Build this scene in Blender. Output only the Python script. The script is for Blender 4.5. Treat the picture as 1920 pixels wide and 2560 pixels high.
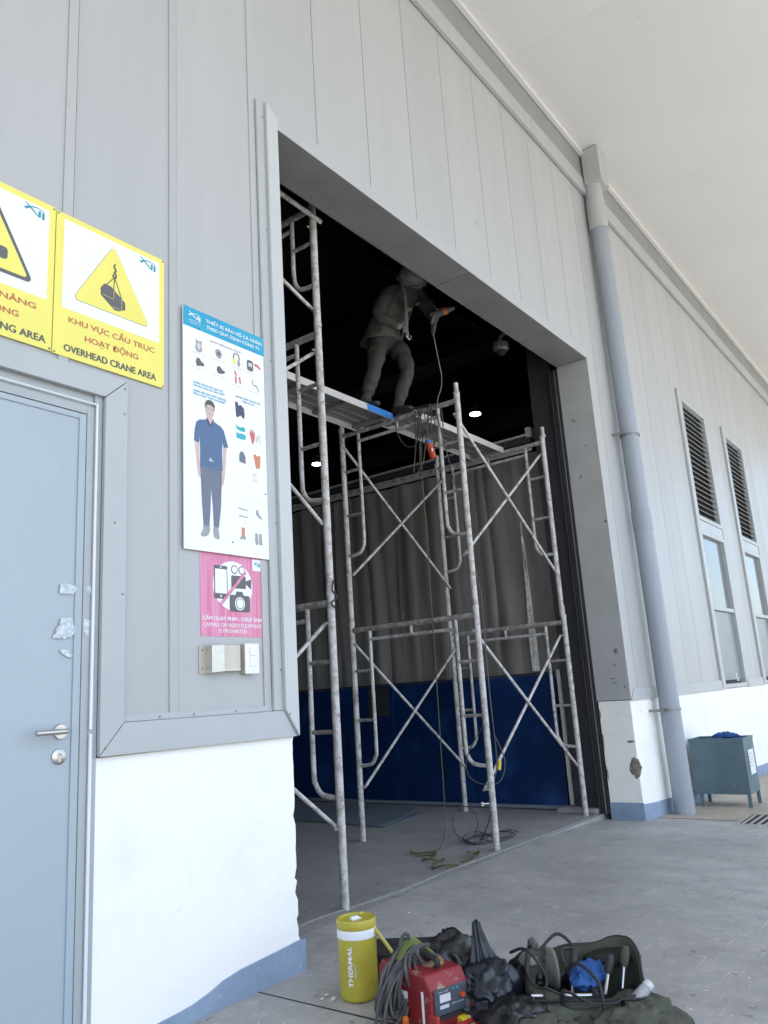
import bpy, bmesh, math, random
from mathutils import Vector, Matrix, noise
random.seed(7)
PI = math.pi
for o in list(bpy.data.objects): bpy.data.objects.remove(o)
sc = bpy.context.scene
COL = sc.collection

# ---------------------------------------------------------------- camera, sky, sun, exposure
cd = bpy.data.cameras.new('camera'); cam = bpy.data.objects.new('camera', cd); COL.objects.link(cam)
R = Matrix(((0.60351833, -0.14432959, -0.78417766), (-0.79489276, -0.18604539, -0.57752282), (-0.06253901, 0.97188275, -0.22700835)))
cam.matrix_world = Matrix.Translation((0, -2.667, 1.15)) @ R.to_4x4()
cd.sensor_fit = 'HORIZONTAL'; cd.sensor_width = 36.0; cd.lens = 37.02
cd.clip_start = 0.05; cd.clip_end = 2000
sc.camera = cam
SUN_EL, SUN_AZ = math.radians(66), math.radians(200)      # azimuth clockwise from +Y: the sun stands behind the photographer
w = bpy.data.worlds.new('World'); sc.world = w; w.use_nodes = True
wn = w.node_tree.nodes; wn.clear()
sky = wn.new('ShaderNodeTexSky'); sky.sky_type = 'NISHITA'; sky.sun_disc = False
sky.sun_elevation = SUN_EL; sky.sun_rotation = SUN_AZ; sky.air_density = 1.0; sky.dust_density = 2.2; sky.ozone_density = 1.0
bg = wn.new('ShaderNodeBackground'); bg.inputs['Strength'].default_value = 0.145
wo = wn.new('ShaderNodeOutputWorld')
w.node_tree.links.new(sky.outputs[0], bg.inputs[0]); w.node_tree.links.new(bg.outputs[0], wo.inputs[0])
sl = bpy.data.lights.new('sun', 'SUN'); sl.energy = 3.2; sl.angle = math.radians(0.5); sl.color = (1.0, 0.95, 0.87)
so = bpy.data.objects.new('sun', sl); COL.objects.link(so)
sd = Vector((math.sin(SUN_AZ) * math.cos(SUN_EL), math.cos(SUN_AZ) * math.cos(SUN_EL), math.sin(SUN_EL)))
so.rotation_euler = (-sd).to_track_quat('-Z', 'Y').to_euler(); so.location = (0, -12, 20)
vs = sc.view_settings; vs.view_transform = 'Standard'; vs.look = 'None'; vs.gamma = 1.0; vs.use_curve_mapping = False
vs.exposure = 1.82
sc.cycles.max_bounces = 10; sc.cycles.diffuse_bounces = 6

# ---------------------------------------------------------------- materials
MATS = {}
def mat(name, col, rough=0.6, metal=0.0, var=0.12, scale=4.0, col2=None, thr=(0.35, 0.75), bump=0.0, bscale=60.0, spec=0.5,
        speck=None, speck_scale=40.0, speck_thr=(0.64, 0.7), stretch=None, coat=0.0):
    """paint / plaster / plastic: base colour drifting towards col2 in clouds, optional specks of a third colour, fine relief"""
    m = bpy.data.materials.new(name); m.use_nodes = True
    nt = m.node_tree; n = nt.nodes; L = nt.links.new
    b = n['Principled BSDF']; b.inputs['Roughness'].default_value = rough; b.inputs['Metallic'].default_value = metal
    b.inputs['Specular IOR Level'].default_value = spec; b.inputs['Coat Weight'].default_value = coat
    tc = n.new('ShaderNodeTexCoord'); oi = n.new('ShaderNodeObjectInfo'); sh = n.new('ShaderNodeMath'); sh.operation = 'MULTIPLY'; sh.inputs[1].default_value = 61.0; L(oi.outputs['Random'], sh.inputs[0])
    ad = n.new('ShaderNodeVectorMath'); ad.operation = 'ADD'; L(tc.outputs['Object'], ad.inputs[0]); L(sh.outputs[0], ad.inputs[1]); vec = ad.outputs[0]; base_vec = vec
    if stretch:
        mp = n.new('ShaderNodeMapping'); mp.inputs['Scale'].default_value = stretch; L(vec, mp.inputs[0]); vec = mp.outputs[0]
    t = n.new('ShaderNodeTexNoise'); t.inputs['Scale'].default_value = scale; t.inputs['Detail'].default_value = 6; t.inputs['Roughness'].default_value = 0.62
    L(vec, t.inputs['Vector'])
    r = n.new('ShaderNodeMapRange'); r.inputs[1].default_value = thr[0]; r.inputs[2].default_value = thr[1]; L(t.outputs[0], r.inputs[0])
    mx = n.new('ShaderNodeMix'); mx.data_type = 'RGBA'; L(r.outputs[0], mx.inputs[0])
    c2 = col2 if col2 else tuple(c * (1 - var) for c in col)
    mx.inputs[6].default_value = (*col, 1); mx.inputs[7].default_value = (*c2, 1)
    out = mx.outputs[2]
    if speck:
        t2 = n.new('ShaderNodeTexNoise'); t2.inputs['Scale'].default_value = speck_scale; t2.inputs['Detail'].default_value = 3; L(base_vec, t2.inputs['Vector'])
        r2 = n.new('ShaderNodeMapRange'); r2.inputs[1].default_value = speck_thr[0]; r2.inputs[2].default_value = speck_thr[1]; L(t2.outputs[0], r2.inputs[0])
        m2 = n.new('ShaderNodeMix'); m2.data_type = 'RGBA'; L(r2.outputs[0], m2.inputs[0]); L(out, m2.inputs[6]); m2.inputs[7].default_value = (*speck, 1)
        out = m2.outputs[2]
    L(out, b.inputs['Base Color'])
    rr = n.new('ShaderNodeMapRange'); rr.inputs[3].default_value = max(0.03, rough - 0.08); rr.inputs[4].default_value = min(1, rough + 0.1); L(t.outputs[0], rr.inputs[0]); L(rr.outputs[0], b.inputs['Roughness'])
    if bump:
        t3 = n.new('ShaderNodeTexNoise'); t3.inputs['Scale'].default_value = bscale; t3.inputs['Detail'].default_value = 4; L(base_vec, t3.inputs['Vector'])
        bp = n.new('ShaderNodeBump'); bp.inputs['Strength'].default_value = bump; bp.inputs['Distance'].default_value = 0.01
        L(t3.outputs[0], bp.inputs['Height']); L(bp.outputs[0], b.inputs['Normal'])
    MATS[name] = m
    return m
def emis(name, col, s):
    m = bpy.data.materials.new(name); m.use_nodes = True; b = m.node_tree.nodes['Principled BSDF']
    b.inputs['Base Color'].default_value = (*col, 1); b.inputs['Emission Color'].default_value = (*col, 1); b.inputs['Emission Strength'].default_value = s
    return m

def concrete(name, base, dark, light, scr=0.5):
    m = bpy.data.materials.new(name); m.use_nodes = True
    nt = m.node_tree; n = nt.nodes; L = nt.links.new; b = n['Principled BSDF']
    tc = n.new('ShaderNodeTexCoord').outputs['Object']
    def nz(scale, detail=6, rough=0.6, st=None, rot=0):
        v = tc
        if st:
            mp = n.new('ShaderNodeMapping'); mp.inputs['Scale'].default_value = st; mp.inputs['Rotation'].default_value = (0, 0, rot); L(v, mp.inputs[0]); v = mp.outputs[0]
        t = n.new('ShaderNodeTexNoise'); t.inputs['Scale'].default_value = scale; t.inputs['Detail'].default_value = detail; t.inputs['Roughness'].default_value = rough; L(v, t.inputs['Vector']); return t.outputs[0]
    def rng(x, a, c, lo=0.0, hi=1.0):
        r = n.new('ShaderNodeMapRange'); r.inputs[1].default_value = a; r.inputs[2].default_value = c; r.inputs[3].default_value = lo; r.inputs[4].default_value = hi; L(x, r.inputs[0]); return r.outputs[0]
    def mix(f, a, c):
        x = n.new('ShaderNodeMix'); x.data_type = 'RGBA'; L(f, x.inputs[0])
        if isinstance(a, tuple): x.inputs[6].default_value = (*a, 1)
        else: L(a, x.inputs[6])
        x.inputs[7].default_value = (*c, 1); return x.outputs[2]
    c = mix(rng(nz(0.7), 0.36, 0.66), base, tuple(0.72 * v for v in base))
    c = mix(rng(nz(2.6, 8, 0.72), 0.46, 0.68, 0, 0.9), c, dark)
    c = mix(rng(nz(1.3, 5, 0.6, (3.0, 0.7, 1), 0.25), 0.52, 0.70, 0, 0.6), c, dark)
    c = mix(rng(nz(9, 8, 0.75), 0.53, 0.76, 0, 0.6), c, light)
    c = mix(rng(nz(4, 4, 0.55, (1.0, 14.0, 1), 0.5), 0.645, 0.69, 0, scr), c, light)
    c = mix(rng(nz(3.1, 4, 0.5, (10.0, 0.8, 1), 0.9), 0.655, 0.70, 0, scr), c, light)
    c = mix(rng(nz(6, 6, 0.7), 0.60, 0.70, 0, 0.55), c, tuple(0.8 * v for v in dark))
    c = mix(rng(nz(14, 3, 0.5), 0.66, 0.71, 0, 0.6), c, tuple(0.45 * v for v in dark))
    c = mix(rng(nz(55, 2, 0.5), 0.70, 0.74, 0, 0.6), c, tuple(min(1, 1.5 * v) for v in light))
    L(c, b.inputs['Base Color'])
    L(rng(nz(3.0), 0.3, 0.7, 0.42, 0.75), b.inputs['Roughness'])
    bp = n.new('ShaderNodeBump'); bp.inputs['Strength'].default_value = 0.25; bp.inputs['Distance'].default_value = 0.004; L(nz(80, 5, 0.7), bp.inputs['Height']); L(bp.outputs[0], b.inputs['Normal'])
    MATS[name] = m; return m

PANEL = mat('panel_paint', (0.425, 0.434, 0.432), 0.42, var=0.065, scale=2.2, stretch=(2.5, 2.5, 0.3), thr=(0.40, 0.78), speck=(0.34, 0.34, 0.34), speck_scale=9, speck_thr=(0.70, 0.80))
PANEL2 = mat('panel_paint_two', (0.412, 0.422, 0.422), 0.44, var=0.065, scale=2.2, stretch=(2.5, 2.5, 0.3), thr=(0.40, 0.78), speck=(0.35, 0.35, 0.35), speck_scale=11, speck_thr=(0.70, 0.8))
TRIM = mat('trim_paint', (0.425, 0.445, 0.445), 0.38, var=0.07, scale=3, speck=(0.36, 0.36, 0.36), speck_scale=26, speck_thr=(0.71, 0.76))
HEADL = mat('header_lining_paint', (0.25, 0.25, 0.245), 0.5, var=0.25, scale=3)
REVEAL = mat('reveal_paint', (0.42, 0.42, 0.415), 0.5, var=0.16, scale=3.5, speck=(0.10, 0.09, 0.09), speck_scale=9, speck_thr=(0.70, 0.74))
TRIMLIT = mat('trim_paint_lit', (0.50, 0.515, 0.51), 0.38, var=0.06, scale=3, speck=(0.38, 0.38, 0.38), speck_scale=26, speck_thr=(0.72, 0.77))  # lit copy of the trim paint, light on the corner in its colour
DOORP = mat('door_paint', (0.372, 0.430, 0.468), 0.4, var=0.06, scale=1.4, speck=(0.33, 0.36, 0.38), speck_scale=14, speck_thr=(0.71, 0.76))
FRAMEP = mat('door_frame_paint', (0.38, 0.41, 0.415), 0.42, var=0.08, scale=6)
BEAD = mat('bead_white', (0.74, 0.76, 0.77), 0.4, var=0.06)
PLASTER = mat('white_plaster', (0.89, 0.88, 0.83), 0.85, col2=(0.80, 0.80, 0.74), thr=(0.52, 0.78), scale=2.6, bump=0.22, bscale=28, speck=(0.50, 0.49, 0.44), speck_scale=13, speck_thr=(0.72, 0.77))
OLDPL = mat('worn_plaster', (0.55, 0.58, 0.55), 0.9, col2=(0.40, 0.42, 0.39), thr=(0.42, 0.66), scale=7, stretch=(1.5, 1.5, 0.5), bump=0.6, bscale=22, speck=(0.25, 0.22, 0.18), speck_scale=13, speck_thr=(0.68, 0.73))
RUBBLE = mat('bare_mortar', (0.30, 0.25, 0.20), 0.95, var=0.5, scale=30, bump=0.9, bscale=45)
SMUDGE = mat('dark_smudge', (0.20, 0.20, 0.20), 0.7, var=0.4, scale=40)
SKIRT = mat('skirting_paint', (0.27, 0.355, 0.47), 0.6, var=0.28, scale=5, bump=0.2, bscale=30, speck=(0.46, 0.47, 0.47), speck_scale=22, speck_thr=(0.66, 0.74))
SOFFIT = mat('soffit_sheet', (0.66, 0.66, 0.63), 0.55, var=0.05, scale=0.6, speck=(0.35, 0.34, 0.31), speck_scale=16, speck_thr=(0.76, 0.79))
EAVESH = mat('eave_shade_steel', (0.27, 0.28, 0.27), 0.5, var=0.15, scale=2)  # dull steel; on the eave strip its grey stands in for shade
PIPE = mat('pipe_pvc', (0.30, 0.335, 0.375), 0.42, var=0.10, scale=2, stretch=(3, 3, 0.5))
CLAMP = mat('clamp_steel', (0.25, 0.25, 0.25), 0.4, metal=0.7)
DARKST = mat('dark_steel', (0.045, 0.042, 0.05), 0.55, var=0.35, scale=4)
RUBBER = mat('black_rubber', (0.02, 0.02, 0.021), 0.6)
ALU = mat('rail_aluminium', (0.52, 0.52, 0.50), 0.45, metal=0.3, var=0.25, scale=8)
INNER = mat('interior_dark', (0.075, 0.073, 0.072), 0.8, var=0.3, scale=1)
STRIP = mat('strip_pvc', (0.27, 0.25, 0.23), 0.34, var=0.5, scale=1.5, stretch=(2, 2, 0.4))
STRIPL = mat('strip_pvc_daylit', (0.80, 0.78, 0.74), 0.3, var=0.35, scale=9)  # pale colour stands in for daylight reflected by one strip
BLUE = mat('blue_sheet', (0.004, 0.029, 0.122), 0.32, var=0.45, scale=1.2, speck=(0.016, 0.065, 0.20), speck_scale=3, speck_thr=(0.52, 0.78))
SCAF = mat('scaffold_paint', (0.54, 0.525, 0.50), 0.62, col2=(0.24, 0.215, 0.19), thr=(0.45, 0.68), scale=16, speck=(0.72, 0.71, 0.69), speck_scale=60, speck_thr=(0.60, 0.66), bump=0.3, bscale=70)
SCAFD = mat('scaffold_dirty', (0.26, 0.235, 0.215), 0.7, col2=(0.48, 0.46, 0.44), thr=(0.46, 0.62), scale=22, bump=0.3, bscale=70)
PLANK = mat('galvanised_deck', (0.30, 0.30, 0.29), 0.5, metal=0.35, var=0.25, scale=5)
PLANKE = mat('deck_edge', (0.62, 0.60, 0.57), 0.5, metal=0.1, var=0.25, scale=9)
PBLUE = mat('blue_paint', (0.03, 0.22, 0.62), 0.5, var=0.25, scale=14, speck=(0.5, 0.48, 0.45), speck_scale=28, speck_thr=(0.67, 0.72))
GLASS = mat('window_glass', (0.16, 0.18, 0.195), 0.06, var=0.05, scale=0.6, spec=0.8)
FROST = mat('frosted_glass', (0.20, 0.245, 0.27), 0.3, var=0.06)
BLACK = mat('void_black', (0.012, 0.012, 0.013), 0.8)
YEL = mat('sign_yellow', (0.80, 0.73, 0.16), 0.45, var=0.06, scale=3)
SWHITE = mat('sign_white', (0.80, 0.82, 0.82), 0.4, var=0.03, scale=3)
SRED = mat('sign_red', (0.50, 0.17, 0.075), 0.5)
SGREY = mat('sign_grey', (0.12, 0.12, 0.125), 0.5)
STEXT = mat('sign_text_dark', (0.10, 0.10, 0.085), 0.5)
TEAL = mat('logo_teal', (0.02, 0.29, 0.36), 0.5)
PBLU2 = mat('poster_blue', (0.01, 0.27, 0.50), 0.4, col2=(0.03, 0.40, 0.52), scale=4)
FADED = mat('faded_grey_print', (0.34, 0.35, 0.36), 0.5, var=0.2, scale=60)
PALEP = mat('pale_print', (0.58, 0.59, 0.60), 0.5)
SHIRT = mat('print_shirt_blue', (0.085, 0.15, 0.27), 0.45, var=0.1, scale=30)
TROUS = mat('print_trousers', (0.15, 0.17, 0.23), 0.45, var=0.1, scale=30)
SKINP = mat('print_skin', (0.60, 0.46, 0.42), 0.45)
HAIRP = mat('print_hair', (0.09, 0.085, 0.08), 0.5)
PRED = mat('print_red', (0.62, 0.14, 0.15), 0.5)
PORANGE = mat('print_orange', (0.62, 0.22, 0.13), 0.5)
PCYAN = mat('print_cyan', (0.03, 0.42, 0.46), 0.5)
PNAVY = mat('print_navy', (0.07, 0.08, 0.14), 0.5)
PINK = mat('pink_film', (0.62, 0.16, 0.30), 0.42, var=0.0, col2=(0.68, 0.30, 0.42), scale=9, stretch=(8, 1, 0.25), thr=(0.4, 0.65))
STEEL = mat('brushed_steel', (0.55, 0.54, 0.52), 0.28, metal=0.9, var=0.1, scale=30, stretch=(1, 1, 12))
BRASS = mat('aged_plate', (0.52, 0.48, 0.41), 0.35, metal=0.6, var=0.15, scale=12)
SWITCH = mat('switch_plastic', (0.80, 0.79, 0.75), 0.35, var=0.04)
SWSIDE = mat('switch_side', (0.52, 0.47, 0.38), 0.5, var=0.12)
TAPE = mat('old_tape', (0.60, 0.63, 0.66), 0.35, var=0.0, col2=(0.40, 0.46, 0.50), scale=55, thr=(0.46, 0.56))
JUG = mat('jug_yellow', (0.47, 0.40, 0.045), 0.4, var=0.22, scale=7, speck=(0.30, 0.27, 0.10), speck_scale=30, speck_thr=(0.66, 0.74))
JUGW = mat('jug_white', (0.80, 0.82, 0.85), 0.4, var=0.04)
WRED = mat('welder_red', (0.24, 0.018, 0.022), 0.42, var=0.3, scale=9, speck=(0.30, 0.20, 0.16), speck_scale=30, speck_thr=(0.6, 0.68))
WREDB = mat('handle_red', (0.38, 0.03, 0.03), 0.4, var=0.2, scale=12)
WPAN = mat('welder_panel', (0.06, 0.075, 0.10), 0.45, var=0.3, scale=18)
CABLE = mat('cable_grey', (0.045, 0.043, 0.046), 0.55, col2=(0.10, 0.095, 0.09), scale=14)
CABLEL = mat('cable_light', (0.24, 0.235, 0.225), 0.6, var=0.3, scale=20)
GREEN = mat('webbing_green', (0.16, 0.21, 0.05), 0.8, var=0.3, scale=40)
OLIVE = mat('webbing_olive', (0.075, 0.075, 0.02), 0.8, var=0.3, scale=40)
BAGG = mat('bag_canvas', (0.085, 0.093, 0.068), 0.85, var=0.35, scale=8, bump=0.4, bscale=160)
BAGB = mat('plastic_black', (0.009, 0.010, 0.013), 0.33, var=0.3, scale=6)
BAGN = mat('plastic_navy', (0.010, 0.015, 0.023), 0.33, var=0.3, scale=6)
CLOTH = mat('blue_cloth', (0.02, 0.09, 0.30), 0.8, var=0.35, scale=10)
ORANGE = mat('orange_plastic', (0.62, 0.16, 0.025), 0.45, var=0.15, scale=12)
SOCKR = mat('socket_red', (0.55, 0.075, 0.025), 0.45, var=0.25, scale=30)
YELP = mat('yellow_plastic', (0.72, 0.55, 0.03), 0.4)
GREYP = mat('grey_plastic', (0.36, 0.37, 0.38), 0.5, var=0.2, scale=20)
ROPE = mat('grey_rope', (0.24, 0.235, 0.225), 0.85, var=0.35, scale=60)
BIN = mat('bin_teal', (0.105, 0.165, 0.19), 0.5, var=0.25, scale=5, speck=(0.22, 0.27, 0.28), speck_scale=18, speck_thr=(0.69, 0.74))
SHEETM = mat('sheet_metal', (0.23, 0.28, 0.33), 0.42, metal=0.2, var=0.15, scale=2)
GRATE = mat('grate_steel', (0.40, 0.38, 0.34), 0.7)
HELM = mat('helmet_white', (0.42, 0.42, 0.40), 0.35, var=0.1, scale=10)
JACKET = mat('jacket_cloth', (0.110, 0.108, 0.098), 0.9, var=0.4, scale=14, bump=0.5, bscale=40)
TROUW = mat('trouser_cloth', (0.064, 0.063, 0.058), 0.9, var=0.35, scale=14, bump=0.5, bscale=40)
SKIN = mat('skin', (0.30, 0.17, 0.115), 0.55)
GLOVE = mat('work_glove', (0.22, 0.205, 0.19), 0.9, var=0.25, scale=25)
SHOE = mat('work_shoe', (0.05, 0.047, 0.043), 0.75, var=0.3, scale=20)
STRAPG = mat('harness_web', (0.26, 0.25, 0.23), 0.8, var=0.2, scale=30)
REFL = mat('reflective_band', (0.40, 0.37, 0.20), 0.5)
TOOLB = mat('tool_body', (0.10, 0.11, 0.13), 0.5)
CAMW = mat('camera_housing', (0.13, 0.13, 0.13), 0.4)
PAPER = mat('paper_notice', (0.78, 0.79, 0.78), 0.6, var=0.04)
CHIP = mat('paint_chip', (0.62, 0.64, 0.64), 0.8)
WOOD = mat('cardboard', (0.30, 0.19, 0.11), 0.85, var=0.2, scale=12)
LAMPM = emis('lamp_diffuser', (0.92, 0.97, 1.0), 9.0)
GROUND = concrete('yard_concrete', (0.45, 0.445, 0.43), (0.29, 0.288, 0.285), (0.60, 0.595, 0.58))
TAN = concrete('tan_concrete', (0.50, 0.43, 0.33), (0.38, 0.33, 0.27), (0.58, 0.52, 0.44), 0.2)
FLOOR = concrete('floor_concrete', (0.36, 0.355, 0.345), (0.24, 0.237, 0.232), (0.46, 0.455, 0.445), 0.25)

# ---------------------------------------------------------------- mesh helpers
class MB:
    def __init__(s): s.v = []; s.f = []
    def add(s, vs_, fs):
        k = len(s.v); s.v += [tuple(p) for p in vs_]; s.f += [tuple(i + k for i in f) for f in fs]; return s
    def box(s, x0, x1, y0, y1, z0, z1, M=None):
        p = [Vector(q) for q in ((x0, y0, z0), (x1, y0, z0), (x1, y1, z0), (x0, y1, z0), (x0, y0, z1), (x1, y0, z1), (x1, y1, z1), (x0, y1, z1))]
        if M: p = [M @ q for q in p]
        return s.add(p, [(3, 2, 1, 0), (4, 5, 6, 7), (0, 1, 5, 4), (1, 2, 6, 5), (2, 3, 7, 6), (3, 0, 4, 7)])
    def tube(s, pts, r, seg=10, cap=True, flat=None):
        P = [Vector(p) for p in pts]; n = len(P); rings = []
        up = None
        for i in range(n):
            t = (P[min(i + 1, n - 1)] - P[max(i - 1, 0)])
            t = t.normalized() if t.length > 1e-9 else Vector((0, 0, 1))
            if up is None:
                up = Vector((0, 0, 1)) if abs(t.z) < 0.9 else Vector((0, 1, 0))
            a = t.cross(up)
            if a.length < 1e-5: a = t.cross(Vector((1, 0.3, 0)))
            a.normalize(); b = a.cross(t); b.normalize(); up = b
            rr = r[i] if isinstance(r, (list, tuple)) else r
            ra, rb = (rr, rr) if not flat else flat
            rings.append([P[i] + a * math.cos(2 * PI * k / seg) * ra + b * math.sin(2 * PI * k / seg) * rb for k in range(seg)])
        vs_ = [q for rg in rings for q in rg]
        fs = [(i * seg + k, i * seg + (k + 1) % seg, (i + 1) * seg + (k + 1) % seg, (i + 1) * seg + k) for i in range(n - 1) for k in range(seg)]
        if cap: fs += [tuple(range(seg - 1, -1, -1)), tuple((n - 1) * seg + k for k in range(seg))]
        return s.add(vs_, fs)
    def prism(s, poly, y0, y1):
        """outline in (x, z), extruded along y"""
        n = len(poly); vs_ = [(x, y0, z) for x, z in poly] + [(x, y1, z) for x, z in poly]
        area = sum(poly[i][0] * poly[(i + 1) % n][1] - poly[(i + 1) % n][0] * poly[i][1] for i in range(n))
        fr = tuple(range(n)); bk = tuple(range(2 * n - 1, n - 1, -1))
        fs = [fr, bk] + [(i, n + i, n + (i + 1) % n, (i + 1) % n) for i in range(n)]
        if area < 0: fs = [tuple(reversed(f)) for f in fs]
        return s.add(vs_, fs)
    def lathe(s, prof, cx=0, cy=0, seg=28, M=None, a0=0.0):
        vs_ = []
        for r, z in prof:
            for k in range(seg):
                a = a0 + 2 * PI * k / seg; p = Vector((cx + r * math.cos(a), cy + r * math.sin(a), z)); vs_.append(M @ p if M else p)
        m = len(prof)
        fs = [(i * seg + k, i * seg + (k + 1) % seg, (i + 1) * seg + (k + 1) % seg, (i + 1) * seg + k) for i in range(m - 1) for k in range(seg)]
        fs += [tuple(range(seg - 1, -1, -1)), tuple((m - 1) * seg + k for k in range(seg))]
        return s.add(vs_, fs)
    def build(s, name, m, parent=None, smooth=False, bevel=0.0, loc=None):
        me = bpy.data.meshes.new(name); me.from_pydata(s.v, [], s.f); me.update()
        return link(name, me, m, parent, smooth, bevel, loc)
def link(name, me, m, parent=None, smooth=False, bevel=0.0, loc=None):
    if smooth:
        for p in me.polygons: p.use_smooth = True
        try: me.set_sharp_from_angle(angle=math.radians(40))
        except Exception: pass
    o = bpy.data.objects.new(name, me); COL.objects.link(o)
    if m: me.materials.append(m)
    if parent: o.parent = parent
    if loc: o.location = loc
    if bevel:
        b = o.modifiers.new('bevel', 'BEVEL'); b.width = bevel; b.segments = 2; b.limit_method = 'ANGLE'; b.angle_limit = math.radians(40)
    return o
def box(name, x0, x1, y0, y1, z0, z1, m, parent=None, bevel=0.0): return MB().box(x0, x1, y0, y1, z0, z1).build(name, m, parent, False, bevel)
def tag(o, label, cat, group=None, kind=None):
    if label: o['label'] = label
    if cat: o['category'] = cat
    if group: o['group'] = group
    if kind: o['kind'] = kind
    return o
def thing(name, label, cat, loc=(0, 0, 0), group=None):
    o = bpy.data.objects.new(name, None); o.empty_display_size = 0.1; COL.objects.link(o); o.location = loc
    return tag(o, label, cat, group)
def structure(o): o['kind'] = 'structure'; return o
def empty(name, parent, loc=(0, 0, 0)):
    o = bpy.data.objects.new(name, None); o.empty_display_size = 0.05; COL.objects.link(o); o.parent = parent; o.location = loc; return o
def copy_tree(o, parent, loc=None):
    c = o.copy(); COL.objects.link(c); c.parent = parent
    if loc is not None: c.location = loc
    for ch in list(o.children): copy_tree(ch, c)
    return c
def spline(pts, n=8, closed=False):
    P = [Vector(p) for p in pts]; out = []; m = len(P)
    for i in range(m if closed else m - 1):
        g = lambda k: P[k % m] if closed else P[max(0, min(m - 1, k))]
        p0, p1, p2, p3 = g(i - 1), g(i), g(i + 1), g(i + 2)
        for j in range(n):
            t = j / n
            out.append(0.5 * ((2 * p1) + (p2 - p0) * t + (2 * p0 - 5 * p1 + 4 * p2 - p3) * t * t + (3 * p1 - p0 - 3 * p2 + p3) * t ** 3))
    if not closed: out.append(P[-1])
    return out
def ribbon(pts, wdt, thick=0.0015, side=None):
    """flat webbing along pts; side: direction of its width"""
    P = [Vector(p) for p in pts]; mb = MB(); n = len(P); vs_ = []
    for i in range(n):
        t = (P[min(i + 1, n - 1)] - P[max(i - 1, 0)]).normalized()
        sd_ = Vector(side) if side else t.cross(Vector((0, 0, 1)))
        sd_ = sd_ - t * sd_.dot(t)
        if sd_.length < 1e-4: sd_ = Vector((1, 0, 0))
        sd_.normalize(); nn = t.cross(sd_).normalized()
        for a, b in ((-1, -1), (1, -1), (1, 1), (-1, 1)): vs_.append(P[i] + sd_ * a * wdt / 2 + nn * b * thick / 2)
    fs = [(i * 4 + k, i * 4 + (k + 1) % 4, (i + 1) * 4 + (k + 1) % 4, (i + 1) * 4 + k) for i in range(n - 1) for k in range(4)] + [(3, 2, 1, 0), tuple((n - 1) * 4 + k for k in range(4))]
    return mb.add(vs_, fs)
def rects(x0, x1, z0, z1, holes):
    out = [(x0, x1, z0, z1)]
    for hx0, hx1, hz0, hz1 in holes:
        nxt = []
        for a, b, c, d in out:
            if hx1 <= a or hx0 >= b or hz1 <= c or hz0 >= d: nxt.append((a, b, c, d)); continue
            if hz1 < d: nxt.append((a, b, hz1, d))
            if hz0 > c: nxt.append((a, b, c, hz0))
            lo, hi = max(c, hz0), min(d, hz1)
            if hx0 > a: nxt.append((a, hx0, lo, hi))
            if hx1 < b: nxt.append((hx1, b, lo, hi))
        out = nxt
    return out
def letters(s, xl, xr, zb, h, y, m, parent, bold=0.0, name='lettering', rot=0.0, align='fit'):
    """flat lettering lying on a wall sign: runs from xl to xr, base line zb, capital height h"""
    cu = bpy.data.curves.new('font', 'FONT'); cu.body = s; cu.size = 1.0; cu.resolution_u = 3
    t = bpy.data.objects.new('font', cu); COL.objects.link(t)
    dg = bpy.context.evaluated_depsgraph_get(); dg.update()
    me = bpy.data.meshes.new_from_object(t.evaluated_get(dg)); bpy.data.objects.remove(t); bpy.data.curves.remove(cu)
    if not me.vertices: return None
    x0 = min(v.co.x for v in me.vertices); x1 = max(v.co.x for v in me.vertices)
    kx = (xr - xl) / (x1 - x0); kz = h / 0.727
    for v in me.vertices: v.co = Vector((xl + (v.co.x - x0) * kx, y, zb + v.co.y * kz))
    me.materials.clear()
    if bold:
        V0 = [tuple(v.co) for v in me.vertices]; F0 = [tuple(p.vertices) for p in me.polygons]; mb = MB(); d = bold * h * 1.6
        for i, (dx, dz) in enumerate(((0, 0), (d, 0), (-d, 0), (0, d * .6), (0, -d * .6))): mb.add([(a + dx, b - 0.00008 * i, c + dz) for a, b, c in V0], F0)
        return mb.build(name, m, parent)
    return link(name, me, m, parent)
def flat(name, poly, y, m, parent, t=0.0006): return MB().prism(poly, y - t, y).build(name, m, parent)
def rrect(x0, x1, z0, z1, r=0.01, n=4):
    out = []
    for cx, cz, a in ((x1 - r, z0 + r, -90), (x1 - r, z1 - r, 0), (x0 + r, z1 - r, 90), (x0 + r, z0 + r, 180)):
        for k in range(n + 1): an = math.radians(a + 90 * k / n); out.append((cx + r * math.cos(an), cz + r * math.sin(an)))
    return out
def disc(cx, cz, rx, rz=None, n=28): rz = rz or rx; return [(cx + rx * math.cos(2 * PI * k / n), cz + rz * math.sin(2 * PI * k / n)) for k in range(n)]
def sstep(a, b, x): t = max(0, min(1, (x - a) / (b - a))); return t * t * (3 - 2 * t)
def gz(x, y=0.0): return -0.105 * sstep(5.9, 8.6, x) * (1 - 0.0 * y) - 0.08 * sstep(8.6, 13, x) - 0.05 * sstep(14, 30, x) - 0.03 * sstep(0.5, -6, y)

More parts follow.
